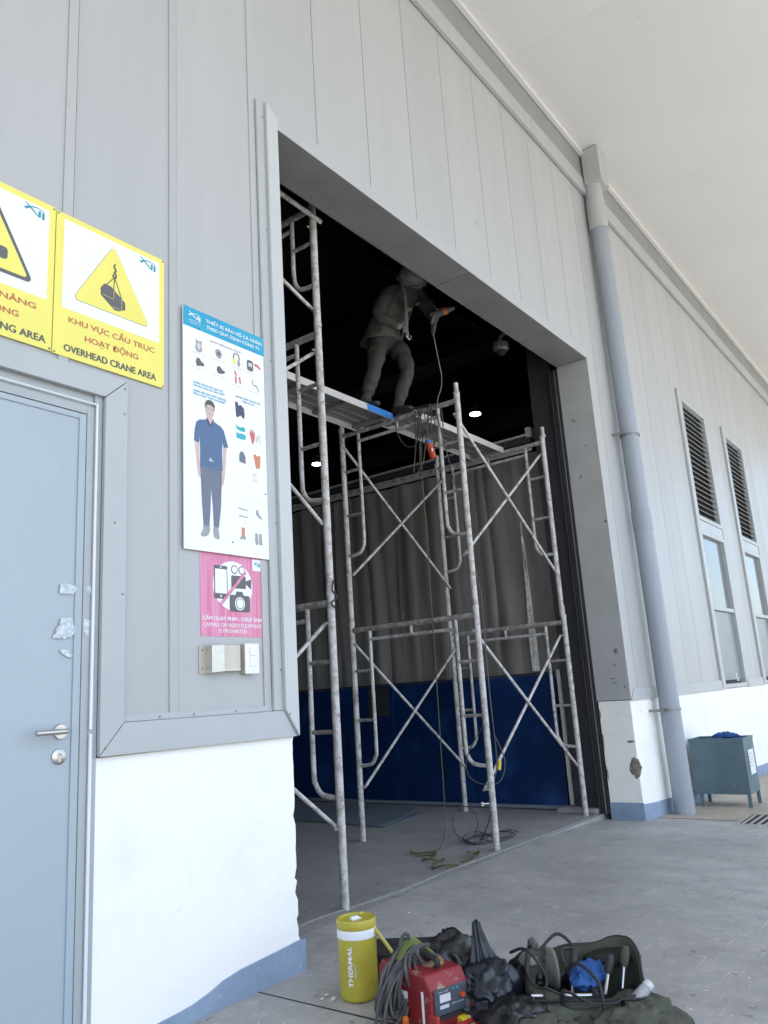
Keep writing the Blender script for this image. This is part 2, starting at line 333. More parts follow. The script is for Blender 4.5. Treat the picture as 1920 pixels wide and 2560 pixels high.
# ---------------------------------------------------------------- ground and floor
def sheet(name, xs, ys, zf, m):
    mb = MB(); vs_ = [(x, y, zf(x, y)) for y in ys for x in xs]; n = len(xs)
    fs = [(j * n + i, j * n + i + 1, (j + 1) * n + i + 1, (j + 1) * n + i) for j in range(len(ys) - 1) for i in range(n - 1)]
    return structure(mb.add(vs_, fs).build(name, m, None, True))
fine = [i * 0.4 for i in range(-10, 76)]
sheet('ground', [-600, -150, -40, -15, -8] + fine + [34, 60, 200, 700], [-700, -150, -40, -16, -8, -5, -4, -3, -2.2, -1.6, -1.1, -0.7, -0.35, -0.1, 0.1, 0.372], gz, GROUND)
sheet('ground_behind', [-600, 700], [30.0, 700], lambda x, y: -0.3, GROUND)
sheet('pavement', [7.45, 8, 8.6, 9.4, 10.5, 12, 13.5, 16, 20, 30], [-1.7, -1.3, -1.0, -0.75, -0.5, -0.25, -0.1, 0.01], lambda x, y: gz(x, y) + 0.004, TAN)
YBOUNCE = concrete('yard_bounce_concrete', (0.33, 0.31, 0.275), (0.27, 0.25, 0.22), (0.38, 0.36, 0.32), 0.1)  # warm tone chosen for the light it bounces
sheet('yard_bounce_sheet', [-600, -40, -10, 0, 10, 30, 60, 700], [-700, -150, -40, -16, -8, -5.2], lambda x, y: gz(x, y) + 0.006, YBOUNCE)  # unseen sheet added to bounce warm light onto soffit and wall
structure(MB().box(2.518, 2.524, -1.3, -0.012, -0.1, 0.0012).build('ground_joint', RUBBER, None))
structure(box('floor', -12, 30, 0.3725, 29.9, -0.35, 0.0, FLOOR))

# ---------------------------------------------------------------- the warehouse
WH = thing('warehouse', 'pale grey metal-clad warehouse with a tall open doorway and deep canopy', 'building')
OX0, OX1, OZ = 2.79, 7.165, 4.305
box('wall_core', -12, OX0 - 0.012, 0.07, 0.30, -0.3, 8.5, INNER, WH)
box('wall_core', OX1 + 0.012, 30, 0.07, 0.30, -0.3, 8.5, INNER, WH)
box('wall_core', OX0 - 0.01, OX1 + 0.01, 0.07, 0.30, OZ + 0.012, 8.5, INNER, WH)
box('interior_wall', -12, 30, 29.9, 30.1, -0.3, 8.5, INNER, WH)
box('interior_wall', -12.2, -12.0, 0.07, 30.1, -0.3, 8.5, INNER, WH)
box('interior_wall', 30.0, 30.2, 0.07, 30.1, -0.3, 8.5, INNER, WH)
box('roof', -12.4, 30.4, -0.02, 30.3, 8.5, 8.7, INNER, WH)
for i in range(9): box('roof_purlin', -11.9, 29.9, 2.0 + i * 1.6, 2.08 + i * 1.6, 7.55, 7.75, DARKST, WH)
for xx in (4.0, 10.0, 16.0, 22.0):
    MB().box(xx - .1, xx + .1, 0.32, 29.8, 7.0, 7.03).box(xx - .1, xx + .1, 0.32, 29.8, 7.5, 7.54).box(xx - .012, xx + .012, 0.32, 29.8, 7.03, 7.5).build('roof_beam', DARKST, WH)
MB().tube([(9.0, 0.5, 5.9), (9.0, 20, 5.9)], 0.06, 10).build('ceiling_duct', DARKST, WH, True); box('cable_tray', 8.0, 8.3, 0.5, 20, 5.2, 5.26, DARKST, WH)
DOORH = (0.66, 1.80, 0.0, 2.44)
WINS = [(10.36, 11.54, 1.0, 4.80), (12.56, 13.70, 1.0, 4.80)]
ZT = 6.45
def panel(x0, x1, z0, holes, rib, k):
    mb = MB(); g = 0.0038 if k % 2 else 0.0022
    for a, b, c, d in rects(x0 + g, x1 - g, z0, ZT, holes): mb.box(a, b, 0.0, 0.045, c, d)
    if rib:
        for a, b, c, d in rects(x1 - 0.046, x1 - g, z0, ZT, holes): mb.box(a, b, -0.0066, -0.0005, c, d)
    return mb.build('wall_panel', PANEL if (k * 7) % 3 else PANEL2, WH)
J = [2.655 + 0.5285 * k for k in range(-16, 0)] + [2.655]
for k in range(len(J) - 1): panel(J[k], J[k + 1], 1.05, [DOORH], True, k + 1)
x, k = 2.655, 0
while x < 24:
    x2 = x + 0.5275
    if x2 < OX1 + 0.05: panel(x, x2, OZ + 0.09, [], False, k)
    else: panel(x, x2, 1.02, WINS + ([(x - .1, OX1 + 0.001, 0, OZ + 0.09)] if x < OX1 else []), False, k)
    x = x2; k += 1
# trims round the doorway: header band, side trims, sill flashing with mitred corners
MB().prism([(OX0 - 0.092, OZ + 0.098), (OX1 + 0.105, OZ + 0.098), (OX1, OZ - 0.004), (OX0 + 0.002, OZ - 0.004)], -0.014, -0.0015).build('header_trim', PANEL, WH, bevel=0.002)
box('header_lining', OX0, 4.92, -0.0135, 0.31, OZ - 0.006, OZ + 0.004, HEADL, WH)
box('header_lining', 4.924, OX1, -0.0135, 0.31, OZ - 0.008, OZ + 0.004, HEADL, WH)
MB().prism([(OX0 - 0.078, 1.118), (OX0 + 0.006, 0.998), (OX0 + 0.006, 4.33), (OX0 - 0.078, 4.40)], -0.042, -0.0065).build('corner_trim', TRIMLIT, WH, bevel=0.002)
box('corner_channel', OX0 - 0.136, OX0 - 0.08, -0.022, -0.0065, 1.118, 4.395, TRIM, WH, 0.002)
box('reveal_lining', OX0 - 0.01, OX0 + 0.004, -0.006, 0.31, 1.0, OZ, REVEAL, WH)
MB().prism([(1.857, 1.116), (OX0 - 0.080, 1.116), (OX0 + 0.004, 0.996), (1.752, 1.0)], -0.027, -0.0065).build('sill_flashing', TRIM, WH, bevel=0.002)
box('sill_rail', 1.86, OX0 - 0.11, -0.0085, -0.0062, 1.118, 1.142, TRIM, WH)
MB().prism([(1.752, 1.004), (1.8545, 1.118), (1.8545, 2.488), (1.752, 2.392)], -0.027, -0.0065).build('door_trim', TRIM, WH, bevel=0.0015)
MB().prism([(1.750, 2.394), (1.852, 2.490), (0.60, 2.490), (0.66, 2.394)], -0.027, -0.0065).build('door_trim', TRIM, WH, bevel=0.0015)
box('reveal_lining', OX1, OX1 + 0.011, -0.0125, 0.31, 0.985, OZ - 0.008, REVEAL, WH)
MB().prism([(OX1 + 0.001, 0.985), (OX1 + 0.105, 1.085), (OX1 + 0.105, OZ + 0.094), (OX1 + 0.001, OZ - 0.008)], -0.013, -0.0015).build('corner_trim', PANEL, WH, bevel=0.002)
for a, b in ((OX1 + 0.003, 10.36), (11.54, 12.56), (13.70, 24)):
    MB().prism([(a, 0.975), (b, 0.975), (b, 1.083), (a + (0.10 if a < 8 else 0), 1.083)], -0.02, -0.0015).build('sill_flashing', TRIM, WH, bevel=0.002)
for sx, sz, sy in ((1.775, 1.03, -.027), (1.84, 2.45, -.027), (1.84, 1.60, -.027), (1.838, 2.34, -.027), (2.03, 1.128, -.0085), (2.20, 1.128, -.0085), (2.43, 1.128, -.0085), (2.66, 1.128, -.0085),
                   (2.775, 1.02, -.042), (2.735, 1.10, -.042), (2.70, 2.0, -.022), (2.70, 2.85, -.022), (2.70, 3.6, -.022), (2.70, 4.3, -.022), (2.70, 1.3, -.022), (1.80, 1.88, -.027)):
    MB().lathe([(0.0045, 0), (0.0045, 0.0025), (0.002, 0.004)], seg=8, M=Matrix.Translation((sx, sy + 0.0005, sz)) @ Matrix.Rotation(PI / 2, 4, 'X')).build('screw', CLAMP, WH)
# masonry dado, worn edges, painted skirting
def dado(poly): return MB().prism(poly, 0.0, 0.30).build('dado_wall', PLASTER, WH)
edge = [(OX0 + 0.004, 0.998)]
z = 0.97
while z > 0.14:
    edge.append((OX0 + random.choice((0.0, 0.001, -0.002, -0.004, -0.012, -0.016)) * (1.0 if random.random() < 0.8 else 0.3) - 0.004, z)); z -= random.uniform(0.012, 0.05)
dado([(1.742, -0.2), (1.742, 0.996)] + edge + [(OX0, 0.13), (OX0, -0.2)])
box('dado_wall', OX0 - 0.03, OX0 - 0.018, 0.01, 0.30, -0.2, 0.99, RUBBLE, WH)
dado([(-12, -0.3), (-12, 1.06), (0.66, 1.06), (0.66, -0.3)])
dado([(OX1 + 0.004, -0.3), (OX1 + 0.004, 0.978), (24, 0.978), (24, -0.3)])
MB().prism([(-0.0, -0.2), (-0.0, 0.98), (0.30, 0.98), (0.30, -0.2)], 0, 0.012).build('reveal_plaster', OLDPL, WH)
rp = WH.children[-1]; rp.rotation_euler = (0, 0, PI / 2); rp.location = (OX1 + 0.0035, 0.004, 0)
top = [(2.815, 0.128), (2.75, 0.126), (2.66, 0.120), (2.60, 0.117), (2.52, 0.112), (2.44, 0.108), (2.34, 0.093), (2.27, 0.072), (2.19, 0.055), (2.12, 0.048), (2.05, 0.044), (1.90, 0.036), (1.742, 0.03)]
bot = [(1.742, -0.2), (2.815, -0.2)]
MB().prism(top + bot, -0.012, 0.29).build('skirting', SKIRT, WH)
n = 24; xs = [OX1 + 0.0 + (18 - OX1) * (i / n) ** 1.6 for i in range(n + 1)]
MB().prism([(q, gz(q) - 0.1) for q in xs] + [(q, gz(q) + 0.135 + 0.003 * math.sin(q * 9)) for q in reversed(xs)], -0.010, -0.001).build('skirting', SKIRT, WH)
box('skirting', OX1 - 0.009, OX1 - 0.0005, -0.009, 0.30, -0.2, 0.10, SKIRT, WH)
def lump(name, c, rad, m, parent, seed=0, sub=3, amp=0.25, freq=3.0, smooth=True, flatten=None, ridged=False, amp2=0.0):
    bm = bmesh.new(); bmesh.ops.create_icosphere(bm, subdivisions=sub, radius=1.0)
    for v in bm.verts:
        p = v.co.copy(); d = noise.noise(p * freq + Vector((seed, seed * 1.7, 0)))
        if ridged: d = (0.5 - abs(d)) * 1.6 - 0.4
        e = noise.noise(p * freq * 2.7 + Vector((seed * 2.1, 3, seed)))
        if ridged: e = 0.5 - abs(e) * 2
        q = p * (1 + amp * d + amp2 * e); q = Vector((q.x * rad[0], q.y * rad[1], q.z * rad[2]))
        if flatten is not None and q.z < flatten: q.z = flatten + (q.z - flatten) * 0.08
        v.co = q
    me = bpy.data.meshes.new(name); bm.to_mesh(me); bm.free()
    return link(name, me, m, parent, smooth, loc=c)
lump('plaster_patch', (OX1 + 0.004, 0.025, 0.40), (0.012, 0.05, 0.075), RUBBLE, WH, 3, 3, 0.5, 2.5, False)
for cy_, cz_, ry_, rz_ in ((0.07, 1.42, 0.025, 0.03), (0.10, 1.30, 0.012, 0.015), (0.13, 1.18, 0.03, 0.006), (0.12, 1.14, 0.022, 0.005), (0.03, 1.10, 0.008, 0.012), (0.04, 0.62, 0.035, 0.010), (0.295, 0.86, 0.008, 0.04), (0.295, 0.62, 0.009, 0.07), (0.292, 0.35, 0.008, 0.05)):
    lump('plaster_patch', (OX1 + 0.002, cy_, cz_), (0.005, ry_, rz_), SMUDGE if cz_ > 1 else RUBBLE, WH, cz_ * 9, 2, 0.6, 2.5, False)
# personnel door
DR = box('door', 0.78, 1.682, 0.006, 0.052, -0.02, 2.303, DOORP, WH)
mb = MB(); mb.box(1.655, 1.684, -0.0005, 0.0055, -0.02, 2.306).box(0.78, 1.654, -0.0005, 0.0055, 2.284, 2.306)
mb.build('edge_strip', DOORP, DR, bevel=0.001)
FR = MB().box(1.686, 1.716, -0.004, 0.06, -0.1, 2.345).box(0.72, 1.6855, -0.004, 0.06, 2.309, 2.345).box(0.70, 0.775, -0.004, 0.06, -0.1, 2.345).box(1.7165, 1.752, -0.0055, 0.06, -0.1, 2.40).box(0.68, 1.7162, 0.004, 0.06, 2.3455, 2.42).build('door_frame', FRAMEP, WH, bevel=0.001)
MB().tube([(1.722, -0.013, -0.1), (1.722, -0.013, 1.085)], 0.0065, 10).tube([(1.722, -0.013, 1.10), (1.722, -0.013, 2.353), (0.7, -0.013, 2.353)], 0.0065, 10).build('frame_bead', BEAD, WH, True)
hx, hz = 1.612, 1.101
yr = Matrix.Rotation(PI / 2, 4, 'X')
MB().lathe([(0.027, 0), (0.027, 0.007), (0.0245, 0.010)], M=Matrix.Translation((hx, 0.006, hz)) @ yr).build('handle_rose', STEEL, DR, True)
MB().tube(spline([(hx, 0.0, hz), (hx, -0.03, hz), (hx - 0.004, -0.047, hz), (hx - 0.02, -0.053, hz), (hx - 0.07, -0.054, hz), (hx - 0.122, -0.054, hz)], 5), 0.0098, 14).build('handle', STEEL, DR, True)
MB().lathe([(0.027, 0), (0.027, 0.006), (0.0245, 0.008)], M=Matrix.Translation((hx - 0.002, 0.006, 1.016)) @ yr).build('lock_plate', STEEL, DR, True)
MB().prism(disc(hx - 0.002, 1.022, 0.0085, n=16), -0.0035, -0.0022).prism([(hx - 0.0065, 1.018), (hx + 0.0025, 1.018), (hx + 0.003, 0.997), (hx - 0.007, 0.997)], -0.0034, -0.0022).build('lock_cylinder', BRASS, DR)
box('key_slot', hx - 0.0045, hx + 0.0045, -0.0042, -0.0036, 1.0215, 1.0235, BLACK, DR)
# windows with louvres above
for wx0, wx1, _, _ in WINS:
    a, b = wx0 + 0.02, wx1 - 0.01
    W = MB()
    def fr(x0, x1, z0, z1, t, y0=-0.012, y1=0.068):
        W.box(x0, x0 + t, y0, y1, z0, z1).box(x1 - t, x1, y0, y1, z0, z1).box(x0 + t, x1 - t, y0, y1, z1 - t, z1).box(x0 + t, x1 - t, y0, y1, z0, z0 + t)
    fr(a, b, 3.12, 4.79, 0.05); fr(a, b, 0.984, 2.975, 0.05); W.box(a, b, -0.005, 0.066, 2.98, 3.115); W.box(a + 0.05, b - 0.05, -0.004, 0.062, 1.955, 2.005)
    wnd = W.build('window', TRIM, WH, bevel=0.003)
    box('window_trim', a - 0.14, a - 0.004, -0.03, -0.0015, 1.0, 4.86, TRIM, wnd, 0.003); box('window_trim', b + 0.003, b + 0.07, -0.012, -0.0015, 1.0, 4.79, PANEL, wnd, 0.003)
    box('pane', a + 0.05, b - 0.05, 0.038, 0.046, 2.007, 2.925, GLASS, wnd); box('pane', a + 0.05, b - 0.05, 0.034, 0.042, 1.08, 1.953, FROST, wnd)
    box('louvre_shade_back', a + 0.05, b - 0.05, 0.060, 0.066, 3.17, 4.74, BLACK, wnd)  # black sheet stands in for the shade behind the slats
    slat = bpy.data.meshes.new('slat'); q = MB().box(a + 0.051, b - 0.051, -0.034, 0.034, -0.002, 0.002, Matrix.Rotation(math.radians(38), 4, 'X')); slat.from_pydata(q.v, [], q.f); slat.materials.append(TRIM)
    for i in range(21):
        o = bpy.data.objects.new('slat', slat); COL.objects.link(o); o.parent = wnd; o.location = (0, 0.026, 3.205 + i * 0.0748)
    MB().box(a + 0.55, a + 0.58, -0.03, -0.005, 1.08, 1.16).box(a + 0.55, a + 0.58, -0.05, -0.03, 1.06, 1.09).build('window_latch', BEAD, wnd)
# eave flashing, shade strip, canopy
box('eave_flashing', -12, 24, -0.045, -0.0065, ZT - 0.02, 6.615, PANEL, WH, 0.004)
for i in range(9): box('flashing_joint', 1.2 + i * 2.6, 1.203 + i * 2.6, -0.0465, -0.0455, ZT - 0.02, 6.615, EAVESH, WH)
box('eave_shade_strip', -12, 24, -0.035, -0.002, 6.618, 6.90, EAVESH, WH)  # dark strip, shade under the soffit edge put into its colour
box('soffit_edge', -12, 24, -0.085, -0.038, 6.895, 6.945, SOFFIT, WH, 0.004)
box('soffit_back', -12, 24, -6.6, -0.03, 6.957, 7.0, EAVESH, WH)
for i in range(12): box('soffit_sheet', -12 + i * 3 + 0.001, -9 + i * 3 - 0.001, -6.6, -0.03, 6.95, 6.9565, SOFFIT, WH)
box('fascia', -12, 24, -6.75, -6.6, 6.85, 7.5, PANEL, WH)
box('canopy_roof', -12.1, 24.1, -6.8, 0.0, 7.5, 7.55, EAVESH, WH)
# rain water pipe
PX, PB, PT = 7.80, (-0.15), (-0.105)
def pp(z, dx=0): t = (z + 0.1) / 6.4; return (PX + dx - 0.0 * t, PB + (PT - PB) * t, z)
DP = MB().tube([pp(-0.14), pp(2.68)], 0.094, 24).tube([pp(2.72, -0.008), pp(6.1, -0.008)], 0.090, 24).build('downpipe', PIPE, WH, True)
MB().tube([pp(2.60), pp(2.80)], 0.0985, 24).build('pipe_collar', PIPE, DP, True)
MB().tube([pp(5.98, -.008), pp(6.34, -.008)], 0.103, 24).build('pipe_collar', PANEL, DP, True)
MB().tube([pp(6.33, -.008), pp(6.55, -.008)], 0.092, 20).build('pipe_elbow', PANEL, DP, True)
MB().box(PX - 0.12, PX + 0.13, -0.25, -0.05, 6.52, 6.945).build('rain_head', PANEL, DP, bevel=0.01)
for zc in (3.60, 0.86):
    c = pp(zc)
    m_ = MB().lathe([(0.096, -0.012), (0.101, -0.012), (0.101, 0.012), (0.096, 0.012)], cx=c[0], cy=c[1], seg=24).box(c[0] - 0.17, c[0] - 0.085, c[1] + 0.02, c[1] + 0.03, -0.012, 0.012).box(c[0] - 0.18, c[0] - 0.165, c[1] + 0.0, 0.0, -0.012, 0.012)
    for i, v in enumerate(m_.v): m_.v[i] = (v[0], v[1], v[2] + zc)
    m_.build('pipe_clamp', CLAMP, DP, True)
# door guide tracks at the inner right jamb and the steel post behind them
for nme, x0, x1, y0, y1, m_ in (('guide_track', 7.150, 7.215, 0.312, 0.335, RUBBER), ('guide_track', 7.165, 7.21, 0.338, 0.352, ALU), ('guide_track', 7.155, 7.22, 0.355, 0.385, RUBBER), ('guide_track', 7.15, 7.2, 0.392, 0.404, DARKST)):
    box(nme, x0, x1, y0, y1, 0.0, 4.28, m_, WH, 0.002)
box('steel_post', 7.22, 7.40, 0.41, 0.66, 0.0, 6.0, DARKST, WH, 0.004)
box('post_plinth', 7.10, 7.45, 0.41, 0.80, 0.001, 0.045, FLOOR, WH, 0.01)

# ---------------------------------------------------------------- strip curtain and blue barrier inside
CT = thing('strip_curtain', 'smoky brown plastic strip curtain hanging from a metal rail inside the doorway', 'curtain', (7.32, 0.74, 3.6))
CTo = lambda m_: [setattr(m_, 'v', [(a - 7.32, b - 0.74, c - 3.6) for a, b, c in m_.v])] and m_
m_ = MB().box(7.285, 7.30, 0.74, 9.0, 3.545, 3.625)
CTo(m_).build('curtain_rail', ALU, CT, bevel=0.002)
CTo(MB().box(7.275, 7.36, 0.745, 9.0, 3.64, 3.70)).build('track_beam', DARKST, CT, bevel=0.003)
CTo(MB().box(7.27, 7.38, 0.74, 9.0, 3.712, 3.735)).build('track_cap', ALU, CT, bevel=0.002)
CTo(MB().box(7.265, 7.40, 0.725, 0.785, 3.69, 3.80)).build('end_stop', ALU, CT, bevel=0.003)
m_ = MB()
for i in range(60): m_.box(7.2825, 7.2845, 0.82 + i * 0.13, 0.82 + i * 0.13 + 0.05, 3.592, 3.600)
CTo(m_).build('rail_slot', BLACK, CT)
for yj in (2.45, 4.1): CTo(MB().box(7.279, 7.2845, yj, yj + 0.05, 3.54, 3.63)).build('rail_joint', ALU, CT)
ys = [0.70, 0.95, 1.14, 1.34, 1.50, 1.74, 1.96, 2.14, 2.36, 2.55, 2.80, 3.00, 3.24, 3.47, 3.75, 4.03, 4.30, 4.6, 4.9, 5.2, 5.5, 5.8, 6.1, 6.4, 6.7, 7.0, 7.3, 7.6, 7.9, 8.2, 8.5, 8.8]
for i in range(len(ys) - 1):
    y0, y1 = ys[i] - 0.02, ys[i + 1] + 0.03; nz_, ny_ = 16, 6; mb = MB(); vs_ = []
    off = 0.016 * (i % 2); ph = random.uniform(0, 6)
    for k in range(nz_ + 1):
        zt = k / nz_; zc = 3.54 - zt * 2.32
        for j in range(ny_ + 1):
            s_ = j / ny_
            bow = 0.012 * math.sin(PI * s_) * (0.5 + zt) + 0.012 * math.sin(3.1 * zt * 2 + ph) * zt + 0.010 * math.sin(s_ * 7 + ph + zt * 2)
            yy = y0 + (y1 - y0) * s_ + 0.02 * math.sin(zt * 3 + ph) * zt
            vs_.append((7.335 + off - bow, yy, zc))
    fs = [(k * (ny_ + 1) + j, k * (ny_ + 1) + j + 1, (k + 1) * (ny_ + 1) + j + 1, (k + 1) * (ny_ + 1) + j) for k in range(nz_) for j in range(ny_)]
    CTo(mb.add(vs_, fs)).build('strip', STRIP, CT, True)
# one strip painted pale for the daylight on it, dark lines laid over
mb = MB(); vs_ = []; nz_, ny_ = 46, 6
for k in range(nz_ + 1):
    zt = k / nz_; zc = 2.83 - zt * 1.53; hw = 0.002 + 0.040 * min(1, zt * 1.15) ** 0.8
    for j in range(ny_ + 1):
        s_ = j / ny_ * 2 - 1
        vs_.append((7.272 - 0.006 * noise.noise(Vector((s_ * 1.5, zt * 30, 1.0))), 0.945 + s_ * hw, zc))
fs = [(k * (ny_ + 1) + j, k * (ny_ + 1) + j + 1, (k + 1) * (ny_ + 1) + j + 1, (k + 1) * (ny_ + 1) + j) for k in range(nz_) for j in range(ny_)]
CTo(mb.add(vs_, fs)).build('daylit_strip', STRIPL, CT, True)
mb = MB(); r_ = random.Random(4)
for k in range(34):
    zt = r_.uniform(0.12, 0.99); zc = 2.83 - zt * 1.53; hw = 0.040 * min(1, zt * 1.15) ** 0.8; a_, b_ = sorted((r_.uniform(-1, 1), r_.uniform(-1, 1)))
    mb.box(7.262, 7.264, 0.945 + a_ * hw, 0.945 + b_ * hw, zc - 0.003, zc + 0.002)
for k in range(7):
    zt = r_.uniform(0.2, 0.85); zc = 2.83 - zt * 1.53; yy = 0.945 + r_.uniform(-.5, .5) * 0.035; mb.box(7.262, 7.264, yy - .0015, yy + .0015, zc - 0.13, zc + 0.1)
CTo(mb).build('dark_line', STRIP, CT)
BB = thing('blue_barrier', 'dark blue sheet barrier along the foot of the strip curtain', 'barrier', (7.29, 0.75, 0.0))
yb = [0.75, 1.75, 2.72, 3.45, 4.4, 5.4, 6.4, 7.4, 8.9]
for i in range(len(yb) - 1):
    MB().box(-0.03 + 0.004 * (i % 2), -0.018 + 0.004 * (i % 2), yb[i] - 0.75 + 0.003, yb[i + 1] - 0.75 - 0.003, 0.045, 1.262).build('barrier_panel', BLUE, BB, bevel=0.002)
MB().box(-0.034, -0.012, 0.0, 8.15, 1.264, 1.284).build('top_rail', DARKST, BB)
MB().box(-0.038, -0.010, 0.0, 8.15, 0.012, 0.043).build('bottom_rail', SHEETM, BB)
MB().box(-0.045, -0.008, -0.065, -0.025, 0.055, 1.30).build('end_post', PLANKE, BB, bevel=0.003)
MB().box(-0.042, -0.0405, 2.02, 2.32, 0.93, 1.24).build('repair_sheet', DARKST, BB)

# lamps and dome camera
for i, (x, y, z) in enumerate(((14.4, 5.30, 7.0), (14.45, 9.98, 6.95))):
    t = thing('high_bay_lamp', ('lit round high bay lamp in the dark right of the middle scaffold leg', 'lit round high bay lamp in the dark beside the tall left scaffold leg')[i], 'lamp', (x, y, z), 'lit lamps deep inside the hall')
    MB().lathe([(0.115, 0), (0.115, 0.02)], seg=24).build('diffuser', LAMPM, t, True)
    MB().lathe([(0.125, 0.02), (0.125, 0.06), (0.09, 0.13), (0.07, 0.26)], seg=24).build('housing', GREYP, t, True)
    MB().tube([(0, 0, 0.26), (0, 0, 8.5 - z)], 0.01, 8).build('stem', DARKST, t)
t = thing('dome_camera', 'round grey dome security camera on a bracket behind the header', 'security camera', (6.54, 0.60, 4.39))
MB().lathe([(0.06, -0.02), (0.078, 0.0), (0.078, 0.055), (0.05, 0.065)], seg=24).build('housing', CAMW, t, True)
MB().lathe([(0.004, -0.068), (0.03, -0.06), (0.048, -0.035), (0.052, -0.015)], seg=20).build('lens_dome', BLACK, t, True)
MB().tube(spline([(0, 0, 0.06), (0, 0, 0.11), (0, -0.05, 0.15), (0, -0.29, 0.15)], 4), 0.018, 10).build('bracket', CAMW, t, True)

# ---------------------------------------------------------------- scaffolding
FW = 1.26
def frame_proto(parent, full=True):
    e = empty('scaffold_frame', parent)
    H_, B_ = (1.785, 1.725) if full else (0.92, 0.875)
    for yy in (0, FW): MB().tube([(0, yy, 0), (0, yy, H_)], 0.0245, 14).tube([(0, yy, H_), (0, yy, H_ + 0.002)], 0.026, 14).build('leg', SCAF, e, True)
    MB().tube([(0, 0.02, B_), (0, FW - 0.02, B_)], 0.0225, 12).build('top_bar', SCAFD, e, True)
    zb = 0.60 if full else 0.30
    MB().tube([(0, 0.195, B_ - 0.09), (0, FW - 0.195, B_ - 0.09)], 0.0145, 10).build('cross_bar', SCAF, e, True)
    MB().tube([(0, FW / 2, B_ - 0.09), (0, FW / 2, B_)], 0.0135, 8).build('stub', SCAF, e, True)
    for s_, y0 in ((1, 0.0), (-1, FW)):
        yi = y0 + s_ * 0.195
        MB().tube(spline([(0, yi, B_), (0, yi, B_ - 0.3), (0, yi, zb + 0.16), (0, yi - s_ * 0.012, zb + 0.07), (0, yi - s_ * 0.05, zb + 0.017), (0, yi - s_ * 0.11, zb), (0, y0 + s_ * 0.01, zb - 0.004)], 5), 0.0158, 10).build('ladder_rail', SCAF, e, True)
        for zr in ((1.375, 0.965) if full else (0.62,)):
            MB().tube([(0, y0, zr), (0, yi, zr)], 0.0135, 10).build('rung', SCAFD, e, True)
        for zp in ((1.60, 0.43) if full else (0.72, 0.11)):
            MB().tube([(-0.05, y0 + s_ * 0.012, zp), (0.05, y0 + s_ * 0.012, zp)], 0.006, 6).build('brace_pin', SCAFD, e)
    return e
def pins(parent, x, z):
    for yy in (0, FW): MB().tube([(x, yy, z), (x, yy, z + 0.085)], 0.0195, 12).tube([(x, yy, z - 0.02), (x, yy, z + 0.006)], 0.0275, 12).build('coupling_pin', SCAF, parent, True)
def brace(parent, x0, z0, x1, z1, y):
    a, b = Vector((x0, y, z0)), Vector((x1, y, z1)); d = (b - a).normalized()
    MB().tube([a, b], 0.0125, 10).tube([a - d * 0.02, a + d * 0.03], 0.0125, 8, True, (0.016, 0.007)).tube([b - d * 0.03, b + d * 0.02], 0.0125, 8, True, (0.016, 0.007)).build('cross_brace', SCAF, parent, True)
Y0 = 0.48
TR = thing('scaffold_tower', 'two-lift pale scaffold tower with crossed braces in the middle of the doorway', 'scaffold', (5.40, Y0, 0), 'scaffold towers in the doorway')
TL = thing('scaffold_tower', 'three-lift pale scaffold tower half hidden behind the left jamb, taller than the other', 'scaffold', (3.665, Y0, 0), 'scaffold towers in the doorway')
f0 = frame_proto(TR); LIFT = 1.787
copy_tree(f0, TR, (0, 0, LIFT))
for dx, lifts in ((1.62, 2),):
    for k in range(lifts): copy_tree(f0, TR, (dx, 0.01 * k, LIFT * k))
for dx in (0, 1.62):
    pins(TR, dx, 1.79); pins(TR, dx, 3.58)
for k in range(2):
    for yy, s_ in ((0.0, 1), (FW, -1)):
        brace(TR, 0.0, 1.60 + LIFT * k, 1.62, 0.43 + LIFT * k, yy + 0.030 * s_)
        brace(TR, 0.0, 0.43 + LIFT * k, 1.62, 1.60 + LIFT * k, yy + 0.056 * s_)
for k in range(2):
    copy_tree(f0, TL, (0, 0, LIFT * k)); copy_tree(f0, TL, (-1.60, 0, LIFT * k))
fh = frame_proto(TL, False); fh.location = (0, 0, 2 * LIFT); copy_tree(fh, TL, (-1.60, 0, 2 * LIFT))
for dx in (0, -1.60): pins(TL, dx, 1.79); pins(TL, dx, 3.58)
for k in range(2):
    for yy, s_ in ((0.0, 1), (FW, -1)):
        brace(TL, -1.60, 1.60 + LIFT * k, 0.0, 0.43 + LIFT * k, yy + 0.030 * s_)
        brace(TL, -1.60, 0.43 + LIFT * k, 0.0, 1.60 + LIFT * k, yy + 0.056 * s_)
for yy in (0.03, FW - 0.03): brace(TL, -1.60, 4.29, 0.0, 3.69, yy)
MB().tube([(-1.75, -0.03, 4.44), (0.05, -0.03, 4.355)], 0.0165, 10).build('guard_tube', SCAF, TL, True)
MB().tube(spline([(0.0, -0.03, 1.86), (-0.02, -0.035, 1.80), (0.028, -0.03, 1.765), (0.0, -0.035, 1.74), (-0.03, -0.03, 1.72), (0.01, -0.032, 1.69)], 5), 0.005, 6).build('wire_tie', RUBBER, TL, True)
